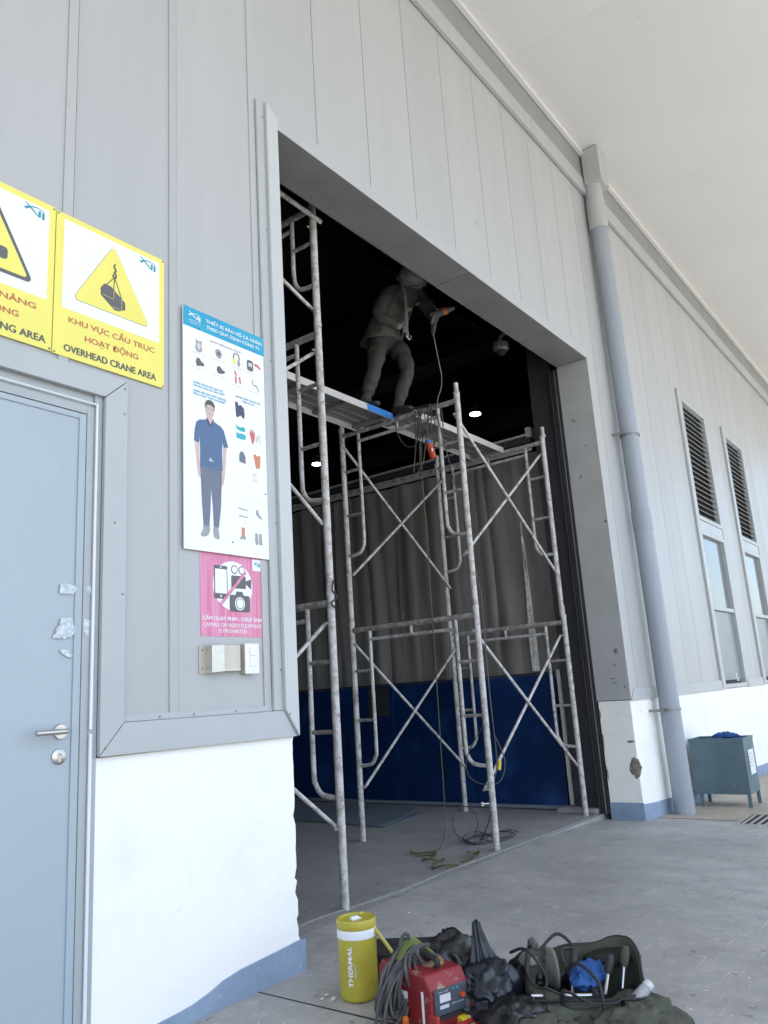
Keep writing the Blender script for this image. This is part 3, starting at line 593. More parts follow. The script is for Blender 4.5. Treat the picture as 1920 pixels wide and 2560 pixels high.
# planks
def plank(label, x0, x1, y0, y1, zb, blue):
    t = thing('scaffold_plank', label, 'plank', (x0, y0, zb), 'steel planks on the scaffold'); Lx, Wy = x1 - x0, y1 - y0
    MB().box(0, Lx, 0.012, Wy - 0.012, 0.046, 0.050).build('deck', PLANK, t)
    for yy in (0, Wy - 0.012): MB().box(0, Lx, yy, yy + 0.012, -0.004, 0.056).build('side_rail', PLANKE, t, bevel=0.002)
    for i in range(4): MB().box(0.02 + i * (Lx - 0.10) / 3, 0.08 + i * (Lx - 0.10) / 3, 0.013, Wy - 0.013, 0.006, 0.0455).build('stiffener', PLANK, t, bevel=0.002)
    for i in range(3): MB().box(0.09, Lx - 0.09, Wy * (0.27 + 0.23 * i) - 0.008, Wy * (0.27 + 0.23 * i) + 0.008, 0.030, 0.0452).build('deck_fold', PLANK, t)
    for xx in (-0.022, Lx - 0.028):
        for yy in (0.05, Wy - 0.09): MB().box(xx, xx + 0.05, yy, yy + 0.04, 0.0, 0.03).build('hook', PLANKE, t, bevel=0.003)
    for a, b in blue: MB().box(a, b, -0.003, -0.0006, -0.003, 0.055).build('painted_end', PBLUE, t)
plank('long steel plank with blue painted ends between the two scaffold towers', 3.69, 5.385, 1.135, 1.555, 3.515, ((0.03, 0.36), (1.33, 1.69)))
plank('bare steel plank lying on the right-hand scaffold tower beside the worker', 5.42, 7.015, 0.925, 1.295, 3.505, ())

#=====MARK=====
# ---------------------------------------------------------------- signs on the wall
def logo(x0, x1, z0, z1, y, m, parent):
    """fish-like swoosh with two short bars"""
    w_, h_ = x1 - x0, z1 - z0; P = lambda a, b: (x0 + a * w_, z0 + b * h_)
    def stroke(pts, t):
        up = []; dn = []; n = len(pts)
        for i, (a, b) in enumerate(pts):
            d = Vector((pts[min(i + 1, n - 1)][0] - pts[max(i - 1, 0)][0], pts[min(i + 1, n - 1)][1] - pts[max(i - 1, 0)][1])).normalized()
            tt = t[i] if isinstance(t, list) else t
            up.append(P(a - d.y * tt, b + d.x * tt)); dn.append(P(a + d.y * tt, b - d.x * tt))
        return up + dn[::-1]
    mb = MB()
    mb.prism(stroke([(0.02, 1.0), (0.25, 0.72), (0.5, 0.38), (0.68, 0.14)], [0.03, 0.05, 0.05, 0.03]), y - 0.0006, y)
    mb.prism(stroke([(0.0, 0.42), (0.18, 0.62), (0.36, 0.78)], [0.09, 0.07, 0.04]), y - 0.0012, y - 0.0006)
    mb.prism(stroke([(0.36, 0.78), (0.58, 0.86), (0.80, 0.82), (0.98, 0.68)], [0.04, 0.035, 0.025, 0.01]), y - 0.0018, y - 0.0012)
    mb.prism([P(0.68, 0.06), P(0.79, 0.10), P(0.79, 0.66), P(0.68, 0.62)], y - 0.0022, y - 0.0018)
    mb.prism([P(0.87, 0.02), P(0.99, 0.02), P(0.99, 0.62), P(0.87, 0.64)], y - 0.0006, y)
    return mb.build('logo', m, parent)
def rtri(A, B, C, r, n=5):
    """triangle with rounded corners"""
    P = [Vector((*p, 0)) for p in (A, B, C)]; out = []
    for i in range(3):
        p, a, b = P[i], P[i - 1], P[(i + 1) % 3]; u = (a - p).normalized(); v = (b - p).normalized()
        h = math.acos(max(-1, min(1, u.dot(v)))) / 2; c = p + (u + v).normalized() * r / math.sin(h); s_ = p + u * r / math.tan(h); e_ = p + v * r / math.tan(h)
        a0 = math.atan2(s_.y - c.y, s_.x - c.x); a1 = math.atan2(e_.y - c.y, e_.x - c.x)
        while a1 - a0 > PI: a1 -= 2 * PI
        while a1 - a0 < -PI: a1 += 2 * PI
        for k in range(n + 1): t = a0 + (a1 - a0) * k / n; out.append((c.x + r * math.cos(t), c.y + r * math.sin(t)))
    return out
YF = -0.0115                                   # front face of the signs
def sign_board(name, label, x0, x1, z0, z1, m, group=None, yb=-0.0068, yf=YF):
    t = thing(name, label, 'sign', ((x0 + x1) / 2, 0, z0), group)
    o = box('board', x0, x1, yf, yb, z0, z1, m, None, 0.0008); return t, o
def settle(t, x, z):
    """parts were laid out in world coordinates: hang them on their thing"""
    for ch in list(COL.objects):
        if ch.parent is t: pass
class Kit:
    """collects parts built in world coordinates, then parents them to a thing at loc"""
    d = Vector((0, 0, 0))
    def __init__(s, t): s.t = t
    def __call__(s, o):
        if o is None: return o
        o.parent = s.t; o.matrix_parent_inverse = Matrix.Translation(s.d - Vector(s.t.location)); return o
# crane sign
t, b = sign_board('warning_sign', 'yellow overhead crane area sign with a hanging load in its triangle', 1.523, 2.047, 2.517, 3.137, YEL, 'yellow warning signs above the grey door'); K = Kit(t); K(b)
K(flat('white_field', [(1.557, 2.722), (2.020, 2.722), (2.020, 3.112), (1.557, 3.112)], YF - 0.0002, SWHITE, None))
K(flat('triangle_outline', rtri((1.785, 3.094), (1.599, 2.775), (1.971, 2.775), 0.017), YF - 0.0010, SGREY, None))
K(flat('triangle', rtri((1.785, 3.0915), (1.6012, 2.7764), (1.9688, 2.7764), 0.0162), YF - 0.0018, YEL, None))
y = YF - 0.0026
K(MB().prism([(1.725, 2.873), (1.742, 2.898), (1.775, 2.896), (1.843, 2.846), (1.845, 2.815), (1.815, 2.797), (1.792, 2.795), (1.726, 2.841)], y - 0.0006, y).build('load_pictogram', SGREY, None))
mb = MB()
for (ax, az), (bx, bz) in (((1.789, 2.944), (1.752, 2.897)), ((1.790, 2.944), (1.787, 2.880)), ((1.791, 2.944), (1.826, 2.858))): mb.tube([(ax, y, az), (bx, y, bz)], 0.0022, 6)
K(mb.build('sling_pictogram', SGREY, None))
K(MB().tube([(1.736, y - .0008, 2.846), (1.787, y - .0008, 2.843), (1.788, y - .0008, 2.884)], 0.0011, 5).tube([(1.782, y - .0008, 2.806), (1.826, y - .0008, 2.806), (1.826, y - .0008, 2.857)], 0.0011, 5).build('load_edges', YEL, None))
K(MB().tube(spline([(1.792, y, 3.006), (1.788, y, 2.992), (1.796, y, 2.978), (1.789, y, 2.966), (1.798, y, 2.955), (1.793, y, 2.943), (1.785, y, 2.945), (1.783, y, 2.955)], 5), 0.0042, 8).build('hook_pictogram', SGREY, None))
K(logo(1.918, 2.000, 3.056, 3.104, YF - 0.001, TEAL, None))
K(letters('KHU VỰC CẦU TRỤC', 1.588, 1.996, 2.667, 0.024, YF - 0.0006, SRED, None, 0.035))
K(letters('HOẠT ĐỘNG', 1.661, 1.912, 2.609, 0.025, YF - 0.0006, SRED, None, 0.035))
K(letters('OVERHEAD CRANE AREA', 1.571, 2.004, 2.541, 0.030, YF - 0.0006, STEXT, None, 0.035))
for sx, sz in ((1.531, 3.128), (2.040, 3.128), (1.531, 2.524), (2.040, 2.524)): K(MB().lathe([(0.0045, 0), (0.0045, 0.002), (0.002, 0.003)], seg=8, M=Matrix.Translation((sx, YF, sz)) @ yr).build('rivet', CLAMP, None))
# lifting sign, cut by the frame
t, b = sign_board('warning_sign', 'yellow lifting area sign with a thick grey triangle, cut by the picture edge', 0.995, 1.5195, 2.520, 3.142, YEL, 'yellow warning signs above the grey door'); K = Kit(t); K(b)
K(flat('white_field', [(1.030, 2.726), (1.492, 2.726), (1.492, 3.114), (1.030, 3.114)], YF - 0.0002, SWHITE, None))
K(flat('triangle_outline', rtri((1.258, 3.100), (1.078, 2.770), (1.438, 2.770), 0.017), YF - 0.0010, SGREY, None))
K(flat('triangle', rtri((1.258, 3.070), (1.102, 2.785), (1.414, 2.785), 0.010), YF - 0.0018, YEL, None))
K(flat('load_pictogram', rrect(1.20, 1.331, 2.826, 2.876, 0.014), YF - 0.0026, SGREY, None))
K(flat('hook_pictogram', [(1.250, 2.876), (1.262, 2.876), (1.259, 2.96), (1.253, 2.96)], YF - 0.0026, SGREY, None))
K(logo(1.390, 1.472, 3.060, 3.108, YF - 0.001, TEAL, None))
K(letters('KHU VỰC NÂNG', 1.075, 1.450, 2.671, 0.024, YF - 0.0006, SRED, None, 0.035))
K(letters('HOẠT ĐỘNG', 1.130, 1.384, 2.613, 0.025, YF - 0.0006, SRED, None, 0.035))
K(letters('LIFTING AREA', 1.232, 1.494, 2.545, 0.030, YF - 0.0006, STEXT, None, 0.035))
for sx, sz in ((1.004, 3.132), (1.511, 3.132), (1.511, 2.529)): K(MB().lathe([(0.0045, 0), (0.0045, 0.002), (0.002, 0.003)], seg=8, M=Matrix.Translation((sx, YF, sz)) @ yr).build('rivet', CLAMP, None))
# protective equipment poster
t, b = sign_board('safety_poster', 'tall white protective equipment poster with blue heading and standing man', 2.157, 2.672, 1.820, 2.962, SWHITE, None, -0.012, -0.018); t.location.x -= 0.010; K = Kit(t); K.d = Vector((-0.010, 0, -0.003)); K(b)
Y1 = -0.0182
def pr(name, poly, m, lv=0): return K(flat(name, poly, Y1 - 0.0004 - 0.0007 * lv, m, None))
pr('heading_band', [(2.158, 2.863), (2.671, 2.863), (2.671, 2.961), (2.158, 2.961)], PBLU2)
K(logo(2.190, 2.258, 2.905, 2.940, Y1 - 0.0014, SWHITE, None))
K(letters('ELECTRONICS', 2.192, 2.258, 2.894, 0.008, Y1 - 0.0016, SWHITE, None)); K(letters('COMPANY LTD', 2.192, 2.258, 2.882, 0.006, Y1 - 0.0016, SWHITE, None))
K(letters('THIẾT BỊ BẢO HỘ CÁ NHÂN', 2.290, 2.650, 2.917, 0.017, Y1 - 0.0016, SWHITE, None, 0.02))
K(letters('THEO QUY ĐỊNH CÔNG TY', 2.294, 2.638, 2.886, 0.017, Y1 - 0.0016, SWHITE, None, 0.02))
K(letters('NHÓM THIẾT BỊ BẢO VỆ ĐẦU', 2.317, 2.512, 2.828, 0.0095, Y1 - 0.0008, FADED, None, 0.02))
K(letters('LUÔN MANG MẶT BẢO HỘ', 2.214, 2.388, 2.592, 0.010, Y1 - 0.0008, PBLU2, None, 0.02)); K(letters('KHI VÀO KHU VỰC SẢN XUẤT', 2.214, 2.400, 2.577, 0.010, Y1 - 0.0008, PBLU2, None, 0.02))
K(letters('NHÂN VIÊN SẢN XUẤT PHẢI MẶC', 2.214, 2.412, 2.552, 0.010, Y1 - 0.0008, PBLU2, None, 0.02)); K(letters('ĐỒNG PHỤC THEO QUY ĐỊNH', 2.214, 2.402, 2.537, 0.010, Y1 - 0.0008, PBLU2, None, 0.02))
K(letters('NHÓM THIẾT BỊ BẢO VỆ', 2.468, 2.628, 2.592, 0.010, Y1 - 0.0008, TEAL, None, 0.02)); K(letters('THÂN VÀ TAY', 2.510, 2.592, 2.576, 0.010, Y1 - 0.0008, TEAL, None, 0.02))
# standing man, flat print
pr('print_trousers', [(2.247, 2.215), (2.374, 2.215), (2.371, 2.12), (2.366, 2.03), (2.352, 1.935), (2.322, 1.935), (2.318, 2.03), (2.309, 2.112), (2.305, 2.02), (2.297, 1.935), (2.264, 1.935), (2.257, 2.03), (2.252, 2.13)], TROUS)
pr('print_shoe', [(2.262, 1.936), (2.299, 1.936), (2.301, 1.918), (2.290, 1.893), (2.268, 1.884), (2.247, 1.886), (2.250, 1.900), (2.262, 1.918)], FADED)
pr('print_shoe', [(2.321, 1.936), (2.348, 1.936), (2.352, 1.915), (2.356, 1.890), (2.350, 1.880), (2.326, 1.884), (2.318, 1.905)], FADED)
pr('print_arm', [(2.219, 2.318), (2.244, 2.316), (2.243, 2.25), (2.250, 2.185), (2.249, 2.150), (2.238, 2.158), (2.230, 2.20)], SKINP)
pr('print_arm', [(2.386, 2.322), (2.407, 2.322), (2.399, 2.25), (2.393, 2.185), (2.384, 2.14), (2.370, 2.13), (2.368, 2.16), (2.376, 2.19)], SKINP)
pr('print_shirt', [(2.283, 2.432), (2.332, 2.432), (2.372, 2.418), (2.390, 2.402), (2.404, 2.36), (2.416, 2.326), (2.388, 2.318), (2.380, 2.345), (2.377, 2.28), (2.378, 2.205), (2.247, 2.205), (2.249, 2.28), (2.247, 2.345), (2.242, 2.312), (2.214, 2.316), (2.219, 2.37), (2.228, 2.408), (2.246, 2.422)], SHIRT, 1)
pr('print_neck', [(2.292, 2.468), (2.322, 2.468), (2.326, 2.432), (2.309, 2.412), (2.288, 2.434)], SKINP, 2)
pr('print_face', disc(2.308, 2.482, 0.0245, 0.036), SKINP, 3)
pr('print_hair', [(2.281, 2.486), (2.279, 2.508), (2.288, 2.526), (2.306, 2.532), (2.326, 2.526), (2.336, 2.508), (2.334, 2.484), (2.329, 2.500), (2.310, 2.508), (2.288, 2.504)], HAIRP, 4)
K(MB().tube([(2.288, Y1 - .0035, 2.490), (2.304, Y1 - .0035, 2.488)], 0.002, 5).tube([(2.312, Y1 - .0035, 2.488), (2.328, Y1 - .0035, 2.486)], 0.002, 5).tube([(2.300, Y1 - .0032, 2.463), (2.316, Y1 - .0032, 2.462)], 0.0013, 5).build('print_features', FADED, None))
pr('print_collar', [(2.286, 2.44), (2.294, 2.438), (2.309, 2.410), (2.300, 2.408)], PNAVY, 4); pr('print_collar', [(2.330, 2.442), (2.322, 2.438), (2.309, 2.410), (2.318, 2.408)], PNAVY, 4)
K(MB().box(2.300, 2.312, Y1 - .0028, Y1 - .0022, 2.237, 2.251).box(2.315, 2.322, Y1 - .0028, Y1 - .0022, 2.237, 2.245).build('print_buckle', PALEP, None))
# rows of equipment, flat print
pr('print_item', [(2.229, 2.815), (2.240, 2.806), (2.256, 2.808), (2.266, 2.814), (2.263, 2.790), (2.268, 2.765), (2.256, 2.752), (2.236, 2.753), (2.225, 2.768), (2.231, 2.79)], FADED); pr('print_item', disc(2.246, 2.781, 0.011, 0.017), PALEP, 1)
pr('print_item', [(2.345, 2.792), (2.360, 2.806), (2.376, 2.803), (2.388, 2.786), (2.380, 2.762), (2.368, 2.757), (2.352, 2.766)], FADED); pr('print_item', disc(2.367, 2.782, 0.008, 0.010), SGREY, 1)
K(MB().tube(spline([(2.460, Y1 - .001, 2.79), (2.464, Y1 - .001, 2.812), (2.480, Y1 - .001, 2.818), (2.494, Y1 - .001, 2.810), (2.497, Y1 - .001, 2.788)], 5), 0.0026, 6).build('print_item', SGREY, None)); pr('print_item', disc(2.465, 2.776, 0.010, 0.018), YEL); pr('print_item', disc(2.494, 2.772, 0.009, 0.017), FADED)
pr('print_item', rrect(2.548, 2.590, 2.756, 2.812, 0.012), SGREY); pr('print_item', rrect(2.556, 2.582, 2.778, 2.798, 0.003), PALEP, 1)
pr('print_item', [(2.596, 2.803), (2.615, 2.806), (2.640, 2.792), (2.636, 2.778), (2.622, 2.790), (2.600, 2.792)], PRED)
pr('print_item', [(2.228, 2.700), (2.236, 2.722), (2.250, 2.722), (2.262, 2.708), (2.276, 2.704), (2.278, 2.690), (2.262, 2.688), (2.236, 2.680)], SGREY); pr('print_item', [(2.353, 2.698), (2.360, 2.718), (2.374, 2.720), (2.388, 2.706), (2.404, 2.704), (2.404, 2.694), (2.388, 2.686), (2.362, 2.682)], SGREY)
pr('print_item', [(2.462, 2.730), (2.470, 2.726), (2.482, 2.708), (2.474, 2.702), (2.464, 2.716)], PRED); pr('print_item', [(2.466, 2.698), (2.478, 2.698), (2.479, 2.665), (2.469, 2.662)], PRED); pr('print_item', [(2.492, 2.704), (2.502, 2.700), (2.506, 2.668), (2.496, 2.670)], PRED)
K(MB().tube(spline([(2.578, Y1 - .001, 2.712), (2.588, Y1 - .001, 2.705), (2.580, Y1 - .001, 2.695), (2.598, Y1 - .001, 2.684), (2.606, Y1 - .001, 2.690), (2.624, Y1 - .001, 2.660)], 5), 0.0014, 5).build('print_item', SGREY, None))
pr('print_item', [(2.464, 2.570), (2.482, 2.568), (2.486, 2.552), (2.500, 2.560), (2.520, 2.548), (2.525, 2.520), (2.521, 2.492), (2.496, 2.506), (2.482, 2.492), (2.470, 2.494)], PNAVY)
pr('print_item', [(2.463, 2.457), (2.474, 2.448), (2.498, 2.444), (2.512, 2.452), (2.526, 2.444), (2.524, 2.428), (2.500, 2.426), (2.474, 2.432)], PCYAN); pr('print_item', [(2.468, 2.416), (2.486, 2.412), (2.504, 2.416), (2.528, 2.412), (2.528, 2.390), (2.500, 2.386), (2.470, 2.388)], PCYAN)
pr('print_item', [(2.556, 2.430), (2.563, 2.452), (2.567, 2.430), (2.570, 2.458), (2.575, 2.430), (2.579, 2.458), (2.582, 2.430), (2.590, 2.448), (2.588, 2.405), (2.578, 2.380), (2.568, 2.382)], PRED)
K(MB().tube(spline([(2.596, Y1 - .001, 2.425), (2.602, Y1 - .001, 2.41), (2.598, Y1 - .001, 2.39)], 4), 0.001, 5).tube(spline([(2.606, Y1 - .001, 2.40), (2.612, Y1 - .001, 2.43), (2.622, Y1 - .001, 2.42), (2.622, Y1 - .001, 2.39)], 4), 0.001, 5).build('print_item', FADED, None))
for xx, zz in ((2.560, 2.53), (2.60, 2.52)): pr('print_item', rrect(xx - .010, xx + .012, zz - 0.04, zz + 0.03, 0.006), SWHITE)
pr('print_item', [(2.494, 2.325), (2.511, 2.325), (2.524, 2.300), (2.524, 2.268), (2.485, 2.272), (2.484, 2.305)], TROUS); pr('print_item', [(2.575, 2.325), (2.590, 2.330), (2.600, 2.322), (2.622, 2.328), (2.620, 2.290), (2.616, 2.262), (2.592, 2.258), (2.584, 2.290)], PORANGE)
for xx, zz in ((2.575, 2.222), (2.590, 2.222), (2.575, 2.196), (2.590, 2.196)): pr('print_item', rrect(xx - .004, xx + .003, zz - 0.009, zz + 0.009, 0.002), PALEP)
pr('print_item', [(2.472, 2.047), (2.530, 2.044), (2.530, 2.039), (2.474, 2.041)], FADED); pr('print_item', [(2.474, 2.012), (2.530, 2.010), (2.530, 2.005), (2.476, 2.006)], FADED)
pr('print_item', [(2.584, 2.052), (2.598, 2.052), (2.602, 2.032), (2.622, 2.018), (2.618, 2.008), (2.598, 2.018), (2.582, 2.030)], FADED)
pr('print_item', [(2.489, 1.955), (2.509, 1.955), (2.508, 1.915), (2.490, 1.915)], PORANGE); pr('print_item', [(2.486, 1.916), (2.512, 1.916), (2.514, 1.900), (2.476, 1.898)], FADED)
for xx in (2.583, 2.608): pr('print_item', [(xx - .008, 1.938), (xx + .008, 1.938), (xx + .010, 1.905), (xx + .012, 1.885), (xx - .004, 1.882), (xx - .010, 1.90)], FADED)
rr_ = random.Random(3)
for cx_, cz_, w_ in ((2.246, 2.742, .07), (2.368, 2.745, .075), (2.480, 2.745, .08), (2.585, 2.742, .08), (2.245, 2.668, .09), (2.372, 2.668, .09), (2.484, 2.650, .07), (2.595, 2.648, .07), (2.492, 2.48, .05), (2.60, 2.478, .07), (2.497, 2.372, .04), (2.592, 2.362, .03), (2.502, 2.255, .04), (2.55, 2.09, .16), (2.50, 1.985, .045), (2.498, 1.885, .03)):
    K(letters(rr_.choice(('Mặt nạ bảo hộ', 'Kính che mặt', 'Găng tay chống cắt', 'Nón bảo hộ lao động')), cx_ - w_ / 2, cx_ + w_ / 2, cz_, 0.0058, Y1 - 0.0008, PALEP if cz_ < 2.5 else FADED, None))
for sx, sz in ((2.432, 1.878), (2.25, 2.87), (2.60, 2.87), (2.65, 2.14)): K(MB().lathe([(0.004, 0), (0.004, 0.003), (0.002, 0.004)], seg=8, M=Matrix.Translation((sx, -0.018, sz)) @ yr).build('screw', SGREY, None))
# pink prohibition sticker, film streaked with paler pink
t, b = sign_board('prohibition_sign', 'pink no-camera sticker below the white poster, with phone and cameras struck out', 2.245, 2.618, 1.450, 1.822, PINK, None, -0.0004, -0.0016); K = Kit(t); K(b)
Y2 = -0.0018
def pk(name, poly, m, lv=0): return K(flat(name, poly, Y2 - 0.0007 * lv, m, None))
pk('white_disc', disc(2.435, 1.678, 0.118, 0.112), SWHITE)
pk('phone', rrect(2.324, 2.401, 1.616, 1.765, 0.006), SGREY, 1); pk('phone_screen', [(2.329, 1.640), (2.396, 1.640), (2.396, 1.749), (2.329, 1.749)], SWHITE, 2)
pk('phone_button', disc(2.362, 1.628, 0.006), PALEP, 2); pk('phone_speaker', disc(2.362, 1.757, 0.005), PALEP, 2)
pk('camcorder', rrect(2.424, 2.512, 1.668, 1.726, 0.006), SGREY, 1); pk('camcorder', [(2.512, 1.690), (2.546, 1.668), (2.546, 1.716), (2.512, 1.704)], SGREY, 1)
for cx_ in (2.444, 2.489): pk('camcorder_reel', disc(cx_, 1.753, 0.020), SGREY, 1); pk('camcorder_reel', disc(cx_, 1.753, 0.0155), SWHITE, 2)
pk('camera', rrect(2.412, 2.535, 1.562, 1.637, 0.010), SGREY, 1); pk('camera', [(2.447, 1.637), (2.498, 1.637), (2.490, 1.654), (2.454, 1.654)], SGREY, 1)
pk('camera_lens', disc(2.473, 1.599, 0.030), SWHITE, 2); pk('camera_lens', disc(2.473, 1.599, 0.0245), SGREY, 3); pk('camera_lens', disc(2.473, 1.599, 0.021), SWHITE, 4)
pk('slash', [(2.350, 1.592), (2.362, 1.584), (2.516, 1.742), (2.504, 1.750)], PINK, 5)
pk('logo_field', rrect(2.556, 2.614, 1.758, 1.812, 0.004), SWHITE); K(logo(2.567, 2.604, 1.776, 1.800, Y2 - 0.001, TEAL, None))
K(letters('CẤM QUAY PHIM - CHỤP ẢNH', 2.258, 2.608, 1.521, 0.017, Y2 - 0.0005, SWHITE, None, 0.03)); K(letters('CAMERA OR VIDEO EQUIPMENT', 2.260, 2.606, 1.492, 0.017, Y2 - 0.0005, SWHITE, None, 0.01)); K(letters('IS PROHIBITED', 2.347, 2.513, 1.467, 0.017, Y2 - 0.0005, SWHITE, None, 0.01))
# metal box and light switch
t = thing('metal_bracket_box', 'small worn metal box with open side, left of the white switch', 'box', (2.34, 0, 1.35)); K = Kit(t)
K(MB().box(2.234, 2.268, -0.006, -0.0006, 1.291, 1.408).build('flange', BRASS, None, bevel=0.001)); K(MB().prism([(2.266, 1.291), (2.336, 1.296), (2.336, 1.412), (2.266, 1.408)], -0.050, -0.0006).build('housing', STEEL, None, bevel=0.002))
K(box('cover', 2.337, 2.440, -0.036, -0.0006, 1.298, 1.412, BRASS, None, 0.002)); K(box('cover_lip', 2.345, 2.438, -0.038, -0.0362, 1.301, 1.306, STEEL, None))
for zz in (1.312, 1.388): K(MB().lathe([(0.003, 0), (0.003, 0.002)], seg=8, M=Matrix.Translation((2.25, -0.006, zz)) @ yr).build('screw', SGREY, None))
t = thing('light_switch', 'white wall switch with two rockers beside the metal box', 'switch', (2.50, 0, 1.35)); K = Kit(t)
K(box('back_box', 2.464, 2.545, -0.036, -0.0006, 1.287, 1.416, SWSIDE, None, 0.002)); K(box('plate', 2.462, 2.547, -0.042, -0.0365, 1.285, 1.418, SWITCH, None, 0.002))
for z0 in (1.364, 1.318): K(box('rocker', 2.489, 2.523, -0.046, -0.0422, z0, z0 + 0.040, SWITCH, None, 0.002))
# torn tape on the door edge
def scrap(name, label, pts, y, m=TAPE, group=None, seed=1):
    r = random.Random(seed); out = []
    n = len(pts)
    for i in range(n):
        a, b = pts[i], pts[(i + 1) % n]
        for k in range(5): out.append((a[0] + (b[0] - a[0]) * k / 5 + r.uniform(-.004, .004), a[1] + (b[1] - a[1]) * k / 5 + r.uniform(-.004, .004)))
    return tag(MB().prism(out, y - 0.0006, y).build(name, m), label, 'tape', group)
scrap('tape_scrap', 'upper torn white tape strip on the door, above the handle', [(1.592, 1.628), (1.640, 1.626), (1.664, 1.610), (1.645, 1.592), (1.612, 1.588), (1.592, 1.590)], -0.0012, seed=2)
scrap('tape_scrap', 'short torn tape end stuck on the door frame, at the height of the upper strip', [(1.690, 1.622), (1.716, 1.626), (1.716, 1.598), (1.700, 1.602)], -0.0045, seed=3)
scrap('tape_scrap', 'large smeared tape patch on the door, halfway between handle and upper strip', [(1.602, 1.505), (1.652, 1.500), (1.653, 1.440), (1.612, 1.428), (1.568, 1.426), (1.586, 1.462)], -0.0012, seed=4)
scrap('tape_scrap', 'thin tape residue on the door frame beside the large smeared patch', [(1.690, 1.498), (1.716, 1.494), (1.716, 1.440), (1.692, 1.448)], -0.0045, seed=5)
scrap('tape_scrap', 'faint lowest row of tape residue on the door, closest to the handle', [(1.60, 1.388), (1.628, 1.384), (1.650, 1.366), (1.640, 1.356), (1.606, 1.372)], -0.0012, seed=6)

# ---------------------------------------------------------------- the worker on the plank
PS = thing('person', 'person in dark work clothes and white helmet bending under the header on the scaffold plank', 'person', (5.2, 1.25, 3.57))
def skin_body(name, chains, rads, parent, sub=3):
    """chains: list of joint-name lists; rads: name -> (position, (rx, ry))"""
    names = list(rads); idx = {n: i for i, n in enumerate(names)}
    me = bpy.data.meshes.new(name); es = set()
    for c in chains:
        for a, b in zip(c, c[1:]): es.add((idx[a], idx[b]))
    me.from_pydata([rads[n][0] for n in names], list(es), []); o = bpy.data.objects.new(name, me); COL.objects.link(o)
    md = o.modifiers.new('s', 'SKIN'); md.use_smooth_shade = True
    for i, n in enumerate(names):
        o.data.skin_vertices[0].data[i].radius = rads[n][1]; o.data.skin_vertices[0].data[i].use_root = (i == 0)
    m2 = o.modifiers.new('u', 'SUBSURF'); m2.levels = sub; m2.render_levels = sub
    dg = bpy.context.evaluated_depsgraph_get(); dg.update()
    res = bpy.data.meshes.new_from_object(o.evaluated_get(dg)); bpy.data.objects.remove(o); res.materials.clear()
    for p in res.polygons: p.use_smooth = True
    ob = bpy.data.objects.new(name, res); COL.objects.link(ob); ob.parent = parent; return ob
def rel(p): return (p[0] - 5.2, p[1] - 1.25, p[2] - 3.57)
JT = {'pelvis': ((5.53, 1.30, 4.40), (.135, .11)), 'waist': ((5.57, 1.27, 4.55), (.145, .115)), 'chest': ((5.66, 1.19, 4.74), (.17, .125)), 'collar': ((5.70, 1.12, 4.87), (.12, .09)), 'neck': ((5.68, 1.05, 4.90), (.062, .062)), 'skull': ((5.65, 0.99, 4.93), (.085, .095)), 'crown': ((5.64, 0.97, 5.01), (.07, .08)),
      'hipR': ((5.44, 1.29, 4.33), (.098, .098)), 'thighR': ((5.33, 1.23, 4.15), (.085, .085)), 'kneeR': ((5.225, 1.18, 3.985), (.062, .064)), 'shinR': ((5.215, 1.22, 3.86), (.062, .060)), 'ankR': ((5.20, 1.28, 3.70), (.050, .05)), 'heelR': ((5.20, 1.29, 3.625), (.045, .045)), 'toeR': ((5.15, 1.18, 3.61), (.042, .035)),
      'hipL': ((5.66, 1.25, 4.36), (.098, .098)), 'thighL': ((5.62, 1.14, 4.18), (.085, .085)), 'kneeL': ((5.555, 1.05, 4.00), (.064, .066)), 'shinL': ((5.52, 1.09, 3.86), (.062, .060)), 'ankL': ((5.49, 1.14, 3.71), (.050, .05)), 'heelL': ((5.49, 1.15, 3.625), (.045, .045)), 'toeL': ((5.46, 1.03, 3.61), (.042, .035)),
      'shoR': ((5.49, 1.17, 4.80), (.080, .078)), 'elbR': ((5.34, 1.20, 4.52), (.055, .055)), 'wriR': ((5.45, 1.07, 4.42), (.036, .038)), 'palmR': ((5.50, 1.045, 4.405), (.036, .024)),
      'shoL': ((5.88, 1.08, 4.90), (.080, .078)), 'elbL': ((5.84, 0.92, 4.62), (.052, .052)), 'wriL': ((5.66, 0.79, 4.455), (.036, .038)), 'palmL': ((5.595, 0.755, 4.42), (.040, .028))}
for k_, v_ in list(JT.items()): JT[k_] = (rel(v_[0]), v_[1])
body = skin_body('body', [['pelvis', 'waist', 'chest', 'collar', 'neck', 'skull', 'crown'], ['pelvis', 'hipR', 'thighR', 'kneeR', 'shinR', 'ankR', 'heelR', 'toeR'], ['pelvis', 'hipL', 'thighL', 'kneeL', 'shinL', 'ankL', 'heelL', 'toeL'], ['collar', 'shoR', 'elbR', 'wriR', 'palmR'], ['collar', 'shoL', 'elbL', 'wriL', 'palmL']], JT, PS)
for m in (TROUW, JACKET, SKIN, GLOVE, SHOE): body.data.materials.append(m)
for v in body.data.vertices:                       # folds of the work clothes
    p = v.co; d = noise.noise(p * 8) * 0.013 + (0.35 - abs(noise.noise(Vector((p.x * 5 + p.z * 6, p.y * 5, p.z * 10))))) * 0.032
    if p.z < 1.22 and (p - Vector(JT['palmL'][0])).length > 0.09 and (p - Vector(JT['palmR'][0])).length > 0.09: v.co += v.normal * d
hc = Vector(JT['skull'][0])
